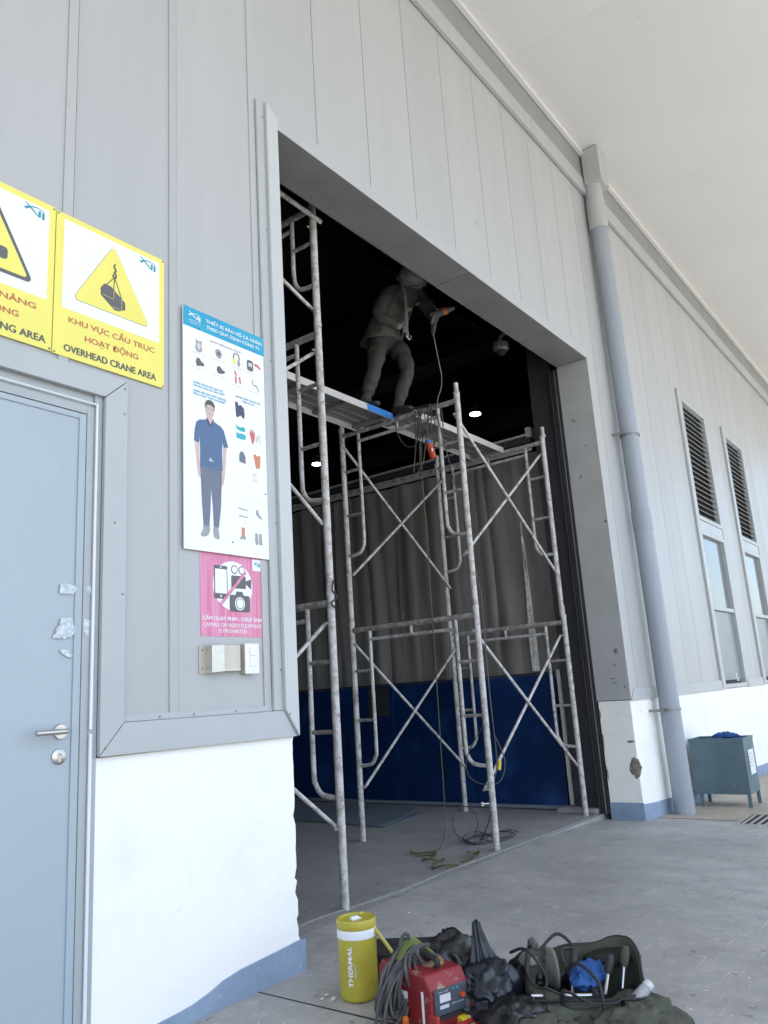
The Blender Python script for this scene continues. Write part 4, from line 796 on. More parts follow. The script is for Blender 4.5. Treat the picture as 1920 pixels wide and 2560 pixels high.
for p in body.data.polygons:
    c = p.center
    if (c - hc).length < 0.15 and c.z > 1.30: p.material_index = 2
    elif min((c - Vector(JT['palmL'][0])).length, (c - Vector(JT['palmR'][0])).length) < 0.06: p.material_index = 3
    elif c.z < 0.115: p.material_index = 4
    elif c.z < 0.80: p.material_index = 0
    else: p.material_index = 1
def fingers(palm, dirs, side, parent, nm):
    P0 = Vector(JT[palm][0])
    for i, (L_, off) in enumerate(dirs):
        base = P0 + Vector(side) * off; a = Vector(L_[0]); b = Vector(L_[1]); c = Vector(L_[2])
        MB().tube([base, base + a, base + a + b, base + a + b + c], [0.012, 0.0115, 0.0105, 0.008], 8).build('finger', GLOVE, parent, True)
fingers('palmL', [(((-.040, -.028, .012), (-.010, .012, -.028), (.022, .014, -.012)), .030), (((-.044, -.030, .006), (-.012, .014, -.030), (.024, .016, -.012)), .010), (((-.042, -.028, .0), (-.012, .014, -.028), (.024, .016, -.010)), -.010), (((-.034, -.022, -.004), (-.010, .012, -.022), (.018, .014, -.008)), -.029), (((.0, -.030, .022), (-.026, -.020, .012), (-.022, .0, .004)), .036)], (0.35, -0.2, 0.9), PS, 'l')
fingers('palmR', [(((.042, -.012, .0), (.026, .012, -.006), (.016, .016, -.004)), .028), (((.046, -.012, -.004), (.028, .012, -.008), (.016, .016, -.004)), .009), (((.044, -.012, -.006), (.026, .012, -.008), (.016, .016, -.004)), -.010), (((.036, -.010, -.008), (.020, .012, -.006), (.012, .014, -.004)), -.028), (((.020, -.020, .022), (.022, -.006, .006), (.018, .004, .0)), .036)], (0, 0.2, 1), PS, 'r')
# loose jacket over the trunk, open at the front
rings = [((5.70, 1.12, 4.93), .150, .105), ((5.68, 1.15, 4.83), .215, .150), ((5.64, 1.20, 4.72), .225, .160), ((5.60, 1.24, 4.60), .215, .158), ((5.57, 1.27, 4.50), .215, .160), ((5.53, 1.29, 4.40), .225, .165), ((5.51, 1.30, 4.34), .230, .168)]
mb = MB(); vs_ = []; SEG = 36
for i, (c, ra, rb) in enumerate(rings):
    for k in range(SEG + 1):
        a = math.radians(-58) + math.radians(338) * k / SEG       # gap at the front (towards -y)
        gap = 0.0 if i > 3 else 0
        p = Vector((c[0] + ra * math.cos(a), c[1] + rb * math.sin(a), c[2] + 0.35 * ra * math.cos(a) * (0.55 if i < 5 else 0.4)))
        n_ = noise.noise(p * 7) * 0.022 + (0.35 - abs(noise.noise(Vector((p.x * 6 + p.z * 5, p.y * 6, p.z * 11))))) * 0.045
        if i == len(rings) - 1: p.z += 0.02 * noise.noise(Vector((a * 1.5, 2, 2)))
        vs_.append(rel((p.x + n_ * math.cos(a), p.y + n_ * math.sin(a), p.z)))
W_ = SEG + 1
fs = [(i * W_ + k, (i + 1) * W_ + k, (i + 1) * W_ + k + 1, i * W_ + k + 1) for i in range(len(rings) - 1) for k in range(SEG)]
jk = mb.add(vs_, fs).build('jacket', JACKET, PS, True)
m_ = jk.modifiers.new('u', 'SUBSURF'); m_.levels = 1; m_.render_levels = 2; m_ = jk.modifiers.new('t', 'SOLIDIFY'); m_.thickness = 0.004
# helmet with brim, tilted forward
HM = Matrix.Translation(rel((5.645, 1.0, 4.925))) @ Vector((-0.42, -0.62, 0.62)).to_track_quat('Z', 'Y').to_matrix().to_4x4()
he = MB().lathe([(0.150, -0.008), (0.152, 0.0), (0.133, 0.012), (0.131, 0.045), (0.120, 0.085), (0.092, 0.118), (0.05, 0.136), (0.012, 0.141)], seg=32, M=HM).build('helmet', HELM, PS, True)
MB().lathe([(0.139, 0.014), (0.141, 0.022), (0.137, 0.030)], seg=32, M=HM).build('helmet_band', GREYP, he, True)
MB().prism([(-0.05, -0.002), (0.05, -0.002), (0.03, 0.0035), (-0.03, 0.0035)], -0.185, -0.13).build('helmet_peak', HELM, he)
he.children[-1].matrix_local = HM
# harness, hanging strap, reflective bands
def world_ribbon(name, pts, wdt, m, parent, side=(1, 0, 0.2)): return ribbon([rel(p) for p in spline(pts, 6)], wdt, 0.003, side).build(name, m, parent)
world_ribbon('harness_strap', [(5.46, 1.12, 5.02), (5.455, 1.0, 4.86), (5.47, 0.965, 4.70), (5.50, 0.985, 4.60), (5.55, 1.03, 4.45), (5.57, 1.05, 4.34)], 0.036, STRAPG, PS)
world_ribbon('harness_strap', [(5.49, 1.00, 4.70), (5.53, 0.995, 4.58), (5.575, 1.035, 4.44), (5.60, 1.05, 4.35)], 0.022, STRAPG, PS)
MB().tube(spline([rel(p) for p in ((5.56, 1.05, 4.345), (5.60, 1.045, 4.325), (5.635, 1.045, 4.345), (5.63, 1.045, 4.37))], 5), 0.008, 8).build('snap_hook', STEEL, PS, True)
world_ribbon('reflective_band', [(5.50, 0.985, 4.555), (5.545, 0.975, 4.578), (5.59, 0.985, 4.600)], 0.030, REFL, PS, (0.1, 0, 1))
world_ribbon('reflective_band', [(5.66, 0.985, 4.67), (5.71, 0.98, 4.705), (5.75, 0.99, 4.73)], 0.026, STRAPG, PS, (0.1, 0, 1))
for nm, a, b in (('R', (5.22, 1.335, 3.58), (5.13, 1.10, 3.58)), ('L', (5.50, 1.20, 3.58), (5.44, 0.965, 3.58))):
    A, B = Vector(rel(a)), Vector(rel(b)); d = (B - A)
    mb = MB(); vs_ = []; prof = [(0, .030, .095), (.12, .043, .105), (.35, .043, .085), (.6, .050, .055), (.85, .047, .045), (1, .025, .032)]
    sd_ = d.normalized().cross(Vector((0, 0, 1)))
    for t_, wd, ht in prof:
        c = A + d * t_
        for k in range(12):
            an = 2 * PI * k / 12; vs_.append(c + sd_ * wd * math.cos(an) + Vector((0, 0, ht / 2 * (1 + math.sin(an)))))
    fs = [(i * 12 + k, i * 12 + (k + 1) % 12, (i + 1) * 12 + (k + 1) % 12, (i + 1) * 12 + k) for i in range(5) for k in range(12)] + [tuple(range(11, -1, -1)), tuple(60 + k for k in range(12))]
    mb.add(vs_, fs).build('shoe', SHOE, PS, True)
# drill held under the header, with its cord
t = thing('power_drill', 'dark power drill with orange collar held by the worker under the header', 'power tool', (5.59, 0.745, 4.42)); K = Kit(t)
K(MB().tube([(5.553, 0.755, 4.265), (5.57, 0.752, 4.33), (5.592, 0.742, 4.43)], [0.018, 0.022, 0.024], 12).build('grip', TOOLB, None, True))
K(MB().tube([(5.560, 0.775, 4.455), (5.60, 0.71, 4.462), (5.618, 0.665, 4.472)], [0.030, 0.036, 0.034], 14).build('motor', TOOLB, None, True))
K(MB().tube([(5.618, 0.665, 4.472), (5.630, 0.635, 4.478)], [0.036, 0.033], 14).build('collar', ORANGE, None, True))
K(MB().tube([(5.630, 0.635, 4.478), (5.648, 0.59, 4.488), (5.656, 0.57, 4.492)], [0.028, 0.022, 0.012], 14).build('chuck', CAMW, None, True))
cordp = [(5.553, 0.756, 4.262), (5.575, 0.76, 4.23), (5.61, 0.775, 4.19), (5.674, 0.80, 4.10), (5.72, 0.815, 4.02), (5.745, 0.82, 3.93), (5.70, 0.81, 3.80), (5.62, 0.80, 3.69), (5.56, 0.78, 3.60), (5.47, 0.76, 3.555), (5.38, 0.745, 3.535)]
tag(MB().tube(spline(cordp, 6), 0.0045, 7).build('drill_cord', CABLEL, None, True), 'thin grey power cord hanging from the drill down to the scaffold bar', 'cord')
# coils of cord slung over the front of the middle scaffold's top bar
rr_ = random.Random(11)
bz_ = 3.513
mb = MB()
for i in range(6):
    yb_ = 0.66 + 0.045 * i + rr_.uniform(-.012, .012); dep = rr_.uniform(0.12, 0.55)
    pts = [(5.435, yb_, bz_ - dep * .5), (5.44, yb_ + .006, bz_ - 0.03), (5.40, yb_ + .01, bz_ + 0.030), (5.366, yb_ + .012, bz_ - 0.02), (5.352, yb_ + .02, bz_ - dep * .55), (5.375, yb_ + .03 + rr_.uniform(-.05, .05), bz_ - dep), (5.42, yb_ + .04, bz_ - dep * .9), (5.435, yb_ + .012, bz_ - dep * .5)]
    mb.tube(spline(pts, 5), 0.0048, 6)
mb.tube(spline([(5.37, 0.72, 3.54), (5.36, 0.9, 3.545), (5.358, 1.05, 3.54), (5.355, 1.09, 3.42), (5.36, 1.02, 3.25), (5.362, 0.9, 3.22), (5.362, 0.86, 3.4), (5.36, 0.84, 3.535)], 6), 0.0048, 6)
tag(mb.build('cord_bundle', CABLE, None, True), 'tangle of grey cords slung over the top bar of the middle scaffold', 'cord')
mb = MB().tube(spline([(5.36, 0.68, 3.53), (5.372, 0.63, 3.2), (5.382, 0.56, 2.8), (5.40, 0.50, 2.35), (5.425, 0.445, 1.95), (5.434, 0.44, 1.75), (5.437, 0.445, 1.2), (5.455, 0.45, 0.9), (5.50, 0.47, 0.72), (5.51, 0.48, 0.58), (5.475, 0.49, 0.5), (5.45, 0.50, 0.42), (5.50, 0.58, 0.2), (5.56, 0.72, 0.02), (5.62, 0.80, 0.008)], 7), 0.0048, 6)
mb.tube(spline([(5.436, 0.47, 0.95), (5.37, 0.62, 0.72), (5.355, 0.66, 0.58), (5.38, 0.60, 0.48), (5.47, 0.47, 0.46), (5.55, 0.44, 0.55), (5.55, 0.44, 0.66), (5.47, 0.46, 0.82)], 6), 0.0042, 6)
for i, (cx_, cy_, ra, rb, rot) in enumerate(((5.74, 0.80, .22, .12, .3), (5.78, 0.76, .26, .13, -.2), (5.82, 0.70, .20, .12, .1), (5.70, 0.84, .24, .10, .5), (5.86, 0.68, .16, .10, 0))):
    pts = []
    for k in range(14):
        a = 2 * PI * k / 14; px, py = ra * math.cos(a), rb * math.sin(a)
        pts.append((cx_ + px * math.cos(rot) - py * math.sin(rot), cy_ + px * math.sin(rot) + py * math.cos(rot), 0.006 + 0.007 * i + 0.004 * math.sin(3 * a)))
    mb.tube(spline(pts, 4, True) , 0.0050, 6)
pts = [(5.66 + 0.10 * math.cos(a) * 0.6, 0.90 + 0.10 * math.cos(a) * -0.8, 0.135 + 0.125 * math.sin(a)) for a in [2 * PI * k / 16 for k in range(17)]]
mb.tube(spline(pts, 3), 0.0050, 6)
tag(mb.build('extension_cord', CABLE, None, True), 'long grey extension cord coiled on the floor and running up the scaffold leg', 'cord')
t = thing('socket_block', 'orange red socket block hanging from cords under the scaffold plank', 'socket', (5.315, 0.72, 3.10)); K = Kit(t)
K(MB().tube([(5.292, 0.725, 3.178), (5.335, 0.718, 3.050)], 0.03, 10, True, (0.022, 0.031)).build('block', SOCKR, None, True)); K(MB().tube([(5.284, 0.726, 3.205), (5.293, 0.724, 3.172)], [0.014, 0.03], 10).build('plug', PBLUE, None, True)); K(MB().tube(spline([(5.284, 0.726, 3.2), (5.30, 0.72, 3.36), (5.345, 0.71, 3.53)], 5), 0.005, 6).build('lead', CABLE, None, True))
K(MB().box(5.29, 5.325, 0.695, 0.70, 3.10, 3.125).build('rating_label', SWHITE, None))
tag(MB().tube([(5.585, 0.508, 0.545), (5.607, 0.508, 0.61)], 0.0145, 10).build('yellow_tape', YELP, None, True), 'band of yellow tape wrapped round a scaffold brace', 'tape')
t = thing('pipe_clip', 'small bolt clamp sticking out of the middle scaffold front leg near the floor', 'clamp', (5.36, 0.48, 0.33)); K = Kit(t)
K(MB().tube([(5.375, 0.50, 0.33), (5.33, 0.54, 0.33)], 0.006, 8).build('bolt', STEEL, None, True)); K(MB().tube([(5.335, 0.535, 0.315), (5.335, 0.535, 0.345)], 0.012, 8).build('nut', STEEL, None, True))
# olive ratchet strap hanging to the floor
sp = [(5.40, 0.83, 3.545), (5.375, 0.85, 3.50), (5.368, 0.86, 3.2), (5.362, 0.86, 2.4), (5.35, 0.86, 1.6), (5.335, 0.86, 0.8), (5.32, 0.86, 0.25), (5.27, 0.87, 0.05), (5.19, 0.88, 0.01)]
mb = ribbon(spline(sp, 8), 0.018, 0.002, (0.9, 0.2, 0))
m2 = ribbon(spline([(5.19, 0.88, 0.008), (5.10, 0.98, 0.006), (5.03, 1.00, 0.03), (5.02, 0.92, 0.012), (5.09, 0.85, 0.006), (5.05, 0.78, 0.03), (4.98, 0.76, 0.02), (4.90, 0.80, 0.006), (4.86, 0.74, 0.03), (4.92, 0.66, 0.01), (4.88, 0.60, 0.035), (4.78, 0.62, 0.02), (4.70, 0.58, 0.006), (4.72, 0.50, 0.03), (4.84, 0.47, 0.01)], 7), 0.015, 0.002, (0.7, 0.4, 0.4))
mb.add(m2.v, m2.f)
tag(mb.build('lifting_strap', OLIVE, None), 'olive webbing strap hanging from the scaffold bar and heaped on the floor', 'strap')
m2 = ribbon(spline([(4.94, 0.50, 0.006), (5.05, 0.49, 0.012), (5.13, 0.47, 0.05), (5.20, 0.52, 0.02), (5.14, 0.56, 0.03), (5.06, 0.52, 0.05), (5.12, 0.47, 0.02)], 7), 0.014, 0.002, (0.7, 0.4, 0.4))
tag(m2.build('strap_loop', OLIVE), 'small separate loop of olive webbing lying by the floor cable', 'strap')
for i, (dy, lab) in enumerate(((0.0, 'thicker grey cable lying along the doorway threshold'), (0.03, 'thinner grey cable beside the thicker one along the threshold'))):
    pts = [(2.85, 0.42 + dy * 0.2 - .02 * i, 0.006), (3.2, 0.47 + dy, 0.006), (3.47, 0.487 + dy * .5, 0.006), (3.99, 0.425 + dy, 0.006), (4.3, 0.43 + dy * .6, 0.006), (4.61, 0.445 - dy * .3, 0.006), (5.25, 0.425 + dy * .4, 0.006), (6.02, 0.400 + dy, 0.006), (6.9, 0.395 - dy * .4, 0.006), (7.2, 0.43, 0.006)]
    tag(MB().tube(spline(pts, 8), (0.0075, 0.0045)[i], 7).build('floor_cable', CABLEL, None, True), lab, 'cable', 'cables along the threshold')
# sheets lying on the floor
def floor_sheet(label, P, z, lift=0.0):
    mb = MB(); n = 10; vs_ = []
    for i in range(n + 1):
        for j in range(n + 1):
            u, v = i / n, j / n; a = Vector(P[0]).lerp(Vector(P[1]), u); b = Vector(P[3]).lerp(Vector(P[2]), u); p = a.lerp(b, v)
            vs_.append((p.x, p.y, z + lift * (max(0, u - 0.4) ** 2) * (1 - v) * 3))
    m = (n + 1) ** 2
    vs_ += [(a, b, c - 0.004) for a, b, c in vs_]; W_ = n + 1
    fs = [(i * W_ + j, (i + 1) * W_ + j, (i + 1) * W_ + j + 1, i * W_ + j + 1) for i in range(n) for j in range(n)]
    fs += [tuple(m + k for k in reversed(f)) for f in fs]
    for k in range(n): fs += [(k * W_, m + k * W_, m + (k + 1) * W_, (k + 1) * W_), (n + k * W_, n + (k + 1) * W_, m + n + (k + 1) * W_, m + n + k * W_), (k, k + 1, m + k + 1, m + k), (n * W_ + k, m + n * W_ + k, m + n * W_ + k + 1, n * W_ + k + 1)]
    return tag(mb.add(vs_, fs).build('metal_sheet', SHEETM, None), label, 'metal sheet', 'thin sheets lying on the floor')
floor_sheet('lowest thin grey sheet lying flat on the floor behind the scaffold', [(5.98, 1.97, 0), (6.75, 2.06, 0), (7.15, 3.2, 0), (6.2, 4.4, 0)], 0.008)
floor_sheet('topmost thin grey sheet on the floor, its front corner curled up', [(5.99, 2.02, 0), (6.70, 2.10, 0), (7.10, 3.0, 0), (6.15, 4.3, 0)], 0.016, 0.05)

# ---------------------------------------------------------------- things in front of the doorway
t = thing('thermal_jug', 'mustard yellow water jug with white band and lid spout, beside the red welder', 'jug', (2.672, -0.428, 0)); t.rotation_euler = (0, 0, math.radians(0))
A0 = math.atan2(-2.24, -2.672)                 # towards the photographer
MB().lathe([(0.066, 0.0), (0.073, 0.006), (0.0755, 0.016), (0.0765, 0.05), (0.0775, 0.222), (0.0775, 0.2235)], seg=40).build('jug_body', JUG, t, True)
MB().lathe([(0.0785, 0.2235), (0.0795, 0.228), (0.0795, 0.252), (0.0785, 0.256)], seg=40).build('white_band', JUGW, t, True)
LD = MB().lathe([(0.0785, 0.2562), (0.0800, 0.262), (0.0800, 0.286), (0.0775, 0.291), (0.0710, 0.291), (0.0690, 0.283), (0.05, 0.281), (0.003, 0.281)], seg=40).build('lid', JUG, t, True)
MB().box(-0.026, 0.010, -0.010, 0.010, 0.281, 0.295).box(0.010, 0.022, -0.008, 0.008, 0.281, 0.288).build('spout_cap', JUGW, LD, bevel=0.003); LD.children[-1].rotation_euler = (0, 0, math.radians(-18))
MB().tube([(0.035, 0.012, 0.291), (0.052, 0.006, 0.296)], 0.006, 8).build('lid_knob', JUG, LD, True)
ha = A0 + math.radians(68)
hp = [Vector((0.081 * math.cos(ha), 0.081 * math.sin(ha), 0.243))]
out_ = Vector((math.cos(ha + .5), math.sin(ha + .5), 0))
ribbon(spline([hp[0] + Vector((0, 0, .006)), hp[0] + out_ * .012 + Vector((0, 0, -.012)), hp[0] + out_ * .035 + Vector((0, 0, -.045)), hp[0] + out_ * .062 + Vector((0, 0, -.085))], 6), 0.020, 0.008, (math.cos(ha + 1.57), math.sin(ha + 1.57), 0)).build('handle', JUG, t, bevel=0.002)
MB().lathe([(0.012, -0.003), (0.012, 0.004)], seg=16, M=Matrix.Translation(hp[0]) @ Matrix.Rotation(ha, 4, 'Z') @ Matrix.Rotation(PI / 2, 4, 'Y')).build('handle_pivot', JUG, t, True)
def curved_letters(s, length, cap, rad, ang, zc, m, parent, bold):
    cu = bpy.data.curves.new('font', 'FONT'); cu.body = s; cu.size = 1.0; cu.offset = bold; cu.resolution_u = 3; cu.shear = 0.12
    o = bpy.data.objects.new('font', cu); COL.objects.link(o); dg = bpy.context.evaluated_depsgraph_get(); dg.update()
    me = bpy.data.meshes.new_from_object(o.evaluated_get(dg)); bpy.data.objects.remove(o); bpy.data.curves.remove(cu)
    x0 = min(v.co.x for v in me.vertices); x1 = max(v.co.x for v in me.vertices)
    for v in me.vertices:
        lx = (v.co.x - x0) / (x1 - x0) * length; ly = v.co.y * cap / 0.727
        a = ang - ly / rad                    # text reads upwards: letter tops point to the left
        v.co = Vector((rad * math.cos(a), rad * math.sin(a), zc + lx))
    me.materials.clear(); return link('lettering', me, m, parent)
curved_letters('THERMAL', 0.145, 0.018, 0.0782, A0 - math.radians(18), 0.058, JUGW, t, 0.03)
curved_letters('SMART', 0.050, 0.006, 0.0782, A0 - math.radians(7), 0.092, JUGW, t, 0.0)

# welder
WM = Matrix.Translation((2.595, -0.785, -0.012)) @ Matrix.Rotation(math.radians(-18), 4, 'Z') @ Matrix.Diagonal((1.3, 1.12, 1.10, 1))
t = thing('welding_machine', 'dusty red welding machine with black control panel, buried under its cables', 'welding machine'); t.matrix_world = WM
prof = [(-0.15, 0.012), (0.13, 0.012), (0.13, 0.165), (0.11, 0.188), (-0.12, 0.188), (-0.15, 0.15)]   # (y, z) side outline, front at -y
mb = MB(); vs_ = [(sx * 0.066, a, b) for sx in (-1, 1) for a, b in prof]; n = len(prof)
mb.add(vs_, [tuple(range(n)), tuple(range(2 * n - 1, n - 1, -1))] + [(i, i + n, (i + 1) % n + n, (i + 1) % n) for i in range(n)])
hb = mb.build('housing', WRED, t, bevel=0.006)
MB().box(-0.056, 0.056, -0.1565, -0.1502, 0.075, 0.150).build('control_panel', WPAN, t, bevel=0.003); CP = t.children[-1]
MB().box(-0.040, -0.004, -0.1585, -0.1568, 0.112, 0.134).build('display', PALEP, CP); MB().lathe([(0.008, 0), (0.007, 0.01)], seg=14, M=Matrix.Translation((0.036, -0.1565, 0.118)) @ yr).build('knob', SOCKR, CP, True)
for kx in (0.008, 0.022): MB().lathe([(0.003, 0), (0.002, 0.003)], seg=8, M=Matrix.Translation((kx, -0.1565, 0.141)) @ yr).build('indicator', PCYAN, CP)
letters('ARC 250', -0.044, -0.010, 0.139, 0.005, -0.1572, PALEP, CP); letters('MMA INVERTER', 0.0, 0.044, 0.098, 0.005, -0.1572, PALEP, CP)
MB().box(-0.040, -0.010, -0.1578, -0.1568, 0.094, 0.104).build('panel_label', PALEP, CP)
MB().box(-0.058, 0.058, -0.1545, -0.1502, 0.062, 0.073).build('grille_strip', RUBBER, t)
for hz_ in (0.045, 0.020): MB().tube(spline([(-0.062, -0.152, hz_), (-0.060, -0.178, hz_), (0.060, -0.178, hz_), (0.062, -0.152, hz_)], 4), 0.0075, 8).build('front_bar', WREDB, t, True)
for hx_ in (-0.067, 0.067): MB().box(hx_ - 0.006, hx_ + 0.006, -0.186, -0.148, 0.008, 0.088).build('front_guard', WREDB, t, bevel=0.003)
for kx in (-0.03, 0.03): MB().lathe([(0.014, 0), (0.014, 0.018), (0.009, 0.024)], seg=16, M=Matrix.Translation((kx, -0.1505, 0.03)) @ yr).build('cable_socket', RUBBER, t, True)
MB().box(-0.0672, -0.0662, -0.03, 0.02, 0.10, 0.122).build('side_label', PAPER, t); MB().box(-0.0675, -0.0662, -0.115, -0.105, 0.02, 0.14).build('side_trim', JUGW, t)
for i in range(5): MB().box(-0.0668, -0.0661, 0.035 + 0.014 * i, 0.041 + 0.014 * i, 0.045, 0.12).build('vent_slot', BLACK, t)
MB().tube(spline([(0, -0.09, 0.188), (0, -0.085, 0.215), (0, 0.06, 0.215), (0, 0.07, 0.188)], 5), 0.009, 8).build('carry_handle', RUBBER, t, True)
# cables heaped over the welder, falling to its left
rr_ = random.Random(5); mb = MB()
for i in range(30):
    j = lambda s_: rr_.uniform(-s_, s_)
    top = Vector((2.565 + j(.03), -0.765 + j(.035), 0.232 + j(.018)))
    sp_ = (i - 22) * 0.012 if i > 21 else 0
    lo = Vector((2.405 + 0.005 * min(i, 21) + sp_ * .6 + j(.02), -0.735 - sp_ * 1.2 + j(.035), 0.04 + 0.006 * (i % 5) + max(0, j(.04))))
    mid = top.lerp(lo, 0.5) + Vector((-0.035 + j(.012), 0.0 + j(.015), 0.030 + j(.012)))
    low2 = lo + Vector((0.05 + j(.012), -0.015 + j(.015), -0.008 + j(.006)))
    back = top.lerp(lo, 0.45) + Vector((0.035 + j(.015), -0.02 + j(.015), 0.012 + j(.012)))
    e = top + Vector((0.045 + j(.02), 0.0 + j(.03), -0.008 + j(.012)))
    mb.tube(spline([e, top, mid, lo, low2, back, top + Vector((0.012 + j(.01), j(.01), 0.012))], 7), 0.0055 if i % 3 else 0.0072, 7)
mb.tube(spline([(2.535, -0.74, 0.22), (2.545, -0.745, 0.275), (2.560, -0.755, 0.292), (2.578, -0.757, 0.278), (2.575, -0.75, 0.235)], 6), 0.0065, 8)
for i in range(4): mb.tube(spline([(2.575, -0.79, 0.235), (2.62 + .01 * i, -0.81 - .01 * i, 0.205), (2.60 + .012 * i, -0.865 - .006 * i, 0.185), (2.575 + .012 * i, -0.895, 0.11), (2.57 + .012 * i, -0.90, 0.03)][: 3 + (i % 3)], 6), 0.005, 7)
mb.tube(spline([(2.59, -0.71, 0.24), (2.65, -0.70, 0.225), (2.68, -0.76, 0.19), (2.66, -0.84, 0.17)], 6), 0.0055, 7)
tag(mb.build('welding_cable', CABLE, None, True), 'grey welding cables heaped over the red welder and hanging down its left side', 'cable')
mb = ribbon(spline([(2.50, -0.755, 0.222), (2.545, -0.765, 0.256), (2.585, -0.775, 0.262), (2.62, -0.785, 0.245), (2.665, -0.82, 0.196), (2.70, -0.86, 0.135)], 8), 0.034, 0.003, (0.6, 0.7, 0.15))
m2 = ribbon(spline([(2.56, -0.74, 0.256), (2.60, -0.765, 0.267), (2.645, -0.80, 0.215), (2.685, -0.85, 0.155)], 8), 0.018, 0.003, (0.6, 0.7, 0.4)); mb.add(m2.v, m2.f)
tag(mb.build('green_strap', GREEN), 'faded green webbing strap lying over the welding cables', 'strap')
t = thing('electrode_holder', 'orange handled electrode holder on the ground before the welder', 'holder', (2.44, -0.83, 0.02)); K = Kit(t)
K(MB().tube(spline([(2.47, -0.80, 0.05), (2.45, -0.815, 0.035), (2.41, -0.845, 0.02)], 5), [0.012] * 6 + [0.016] * 5, 10).build('handle', ORANGE, None, True)); K(MB().tube([(2.47, -0.80, 0.05), (2.50, -0.79, 0.075)], 0.007, 8).build('jaw', CABLE, None, True))
lump('rag', (2.60, -0.845, 0.188), (0.05, 0.03, 0.02), WOOD, None, 4, 3, 0.5, 2.0); tag(bpy.data.objects['rag'], 'brown rag lying on top of the red welder', 'rag')
t = thing('tool_case', 'flat black case on the ground behind the welder', 'case', (2.94, -0.50, 0)); t.rotation_euler = (0, 0, math.radians(-59))
MB().box(-0.16, 0.16, -0.10, 0.10, 0.0, 0.085).build('case_bottom', RUBBER, t, bevel=0.008); MB().box(-0.161, 0.161, -0.101, 0.101, 0.089, 0.13).build('lid', RUBBER, t, bevel=0.008); MB().box(-0.04, 0.04, -0.118, -0.102, 0.07, 0.10).build('handle', RUBBER, t, bevel=0.004)
# black plastic bags
def crumple(name, label, c, rad, m, seed, amp=0.38, cat='bag', group=None, sub=5, flatten=-0.85):
    bm = bmesh.new(); bmesh.ops.create_icosphere(bm, subdivisions=sub, radius=1.0)
    for v in bm.verts:
        p = v.co.copy(); o = Vector((seed * 3.1, seed * 1.7, seed))
        w3 = Vector((noise.noise(p * 1.4 + o), noise.noise(p * 1.4 + o + Vector((9, 0, 0))), noise.noise(p * 1.4 + o + Vector((0, 9, 0))))) * 0.7
        st = Vector((p.x * 2.0, p.y * 2.0, p.z * 0.9)) + w3
        d = noise.noise(p * 1.3 + o) * 0.7 + (0.4 - abs(noise.noise(st * 1.3 + o))) * 0.9 + (0.4 - abs(noise.noise(st * 3.1 + o))) * 0.24 + (0.4 - abs(noise.noise(st * 6.5 + o))) * 0.07 - 0.08
        q = p * (1 + amp * d); q.x *= rad[0]; q.y *= rad[1]; q.z *= rad[2]
        fl = flatten * rad[2]
        if q.z < fl: q.z = fl
        v.co = q
    me = bpy.data.meshes.new(name); bm.to_mesh(me); bm.free()
    for p_ in me.polygons: p_.use_smooth = True
    o = link(name, me, m, None, False, loc=(c[0], c[1], c[2] - flatten * rad[2] + 0.002)); return tag(o, label, cat, group)
crumple('plastic_bag', 'crumpled black plastic bag right behind the welder', (2.83, -0.80, 0.0), (0.12, 0.12, 0.12), BAGB, 2, 0.45, group='crumpled dark bags on the ground')
crumple('plastic_bag', 'crumpled navy plastic bag in front, right of the welder', (2.715, -1.00, 0.0), (0.13, 0.10, 0.10), BAGN, 5, 0.45, group='crumpled dark bags on the ground')
crumple('plastic_bag', 'low crumpled black bag before the green tool bag', (2.66, -1.13, 0.0), (0.12, 0.10, 0.06), BAGB, 8, 0.4, group='crumpled dark bags on the ground')
# upright pleated plastic sack
mb = MB(); vs_ = []; NZ, NA = 26, 64
for i in range(NZ + 1):
    zt = i / NZ
    for k in range(NA):
        a = 2 * PI * k / NA; pl = 1 + 0.22 * math.sin(9 * a + 2 * zt + 1.5 * noise.noise(Vector((math.cos(a) * 2, math.sin(a) * 2, zt * 3)))) * (0.3 + 0.7 * zt)
        prf = (0.85 + 0.35 * math.sin(PI * min(1, zt * 1.3))) * (1 - 0.72 * zt ** 1.6)
        x_, y_ = 0.085 * prf * pl * math.cos(a), 0.055 * prf * pl * math.sin(a)
        vs_.append((x_ - 0.03 * zt, y_ + 0.02 * zt, 0.285 * zt * (1 - 0.10 * math.sin(a * 1 + 1) * zt)))
fs = [(i * NA + k, i * NA + (k + 1) % NA, (i + 1) * NA + (k + 1) % NA, (i + 1) * NA + k) for i in range(NZ) for k in range(NA)] + [tuple(range(NA - 1, -1, -1)), tuple(NZ * NA + k for k in range(NA))]
o = mb.add(vs_, fs).build('plastic_sack', BAGN, None, False, loc=(2.80, -0.955, 0.002)); [setattr(p_, 'use_smooth', True) for p_ in o.data.polygons]; tag(o, 'tall pleated dark plastic sack standing upright among the tools', 'bag', 'crumpled dark bags on the ground')
# coil of grey hose
mb = MB()
pts = []
for k in range(11 * 14):
    a = 2 * PI * k / 14; q = k / (11 * 14)
    pts.append((3.02 - 0.16 * q * 0.75 + 0.03 * math.cos(a), -1.02 - 0.16 * q + 0.055 * math.cos(a) * .5, 0.125 + 0.060 * math.sin(a) + 0.012 * math.sin(q * 9)))
mb.tube(spline(pts, 2), 0.0068, 8)
tag(mb.build('hose_coil', ROPE, None, True), 'tight coil of grey hose on the heap behind the green bag', 'hose')
crumple('canvas_bundle', 'dark bundle under the grey hose coil', (3.00, -1.06, 0.0), (0.12, 0.12, 0.085), BAGB, 12, 0.3, cat='bundle')
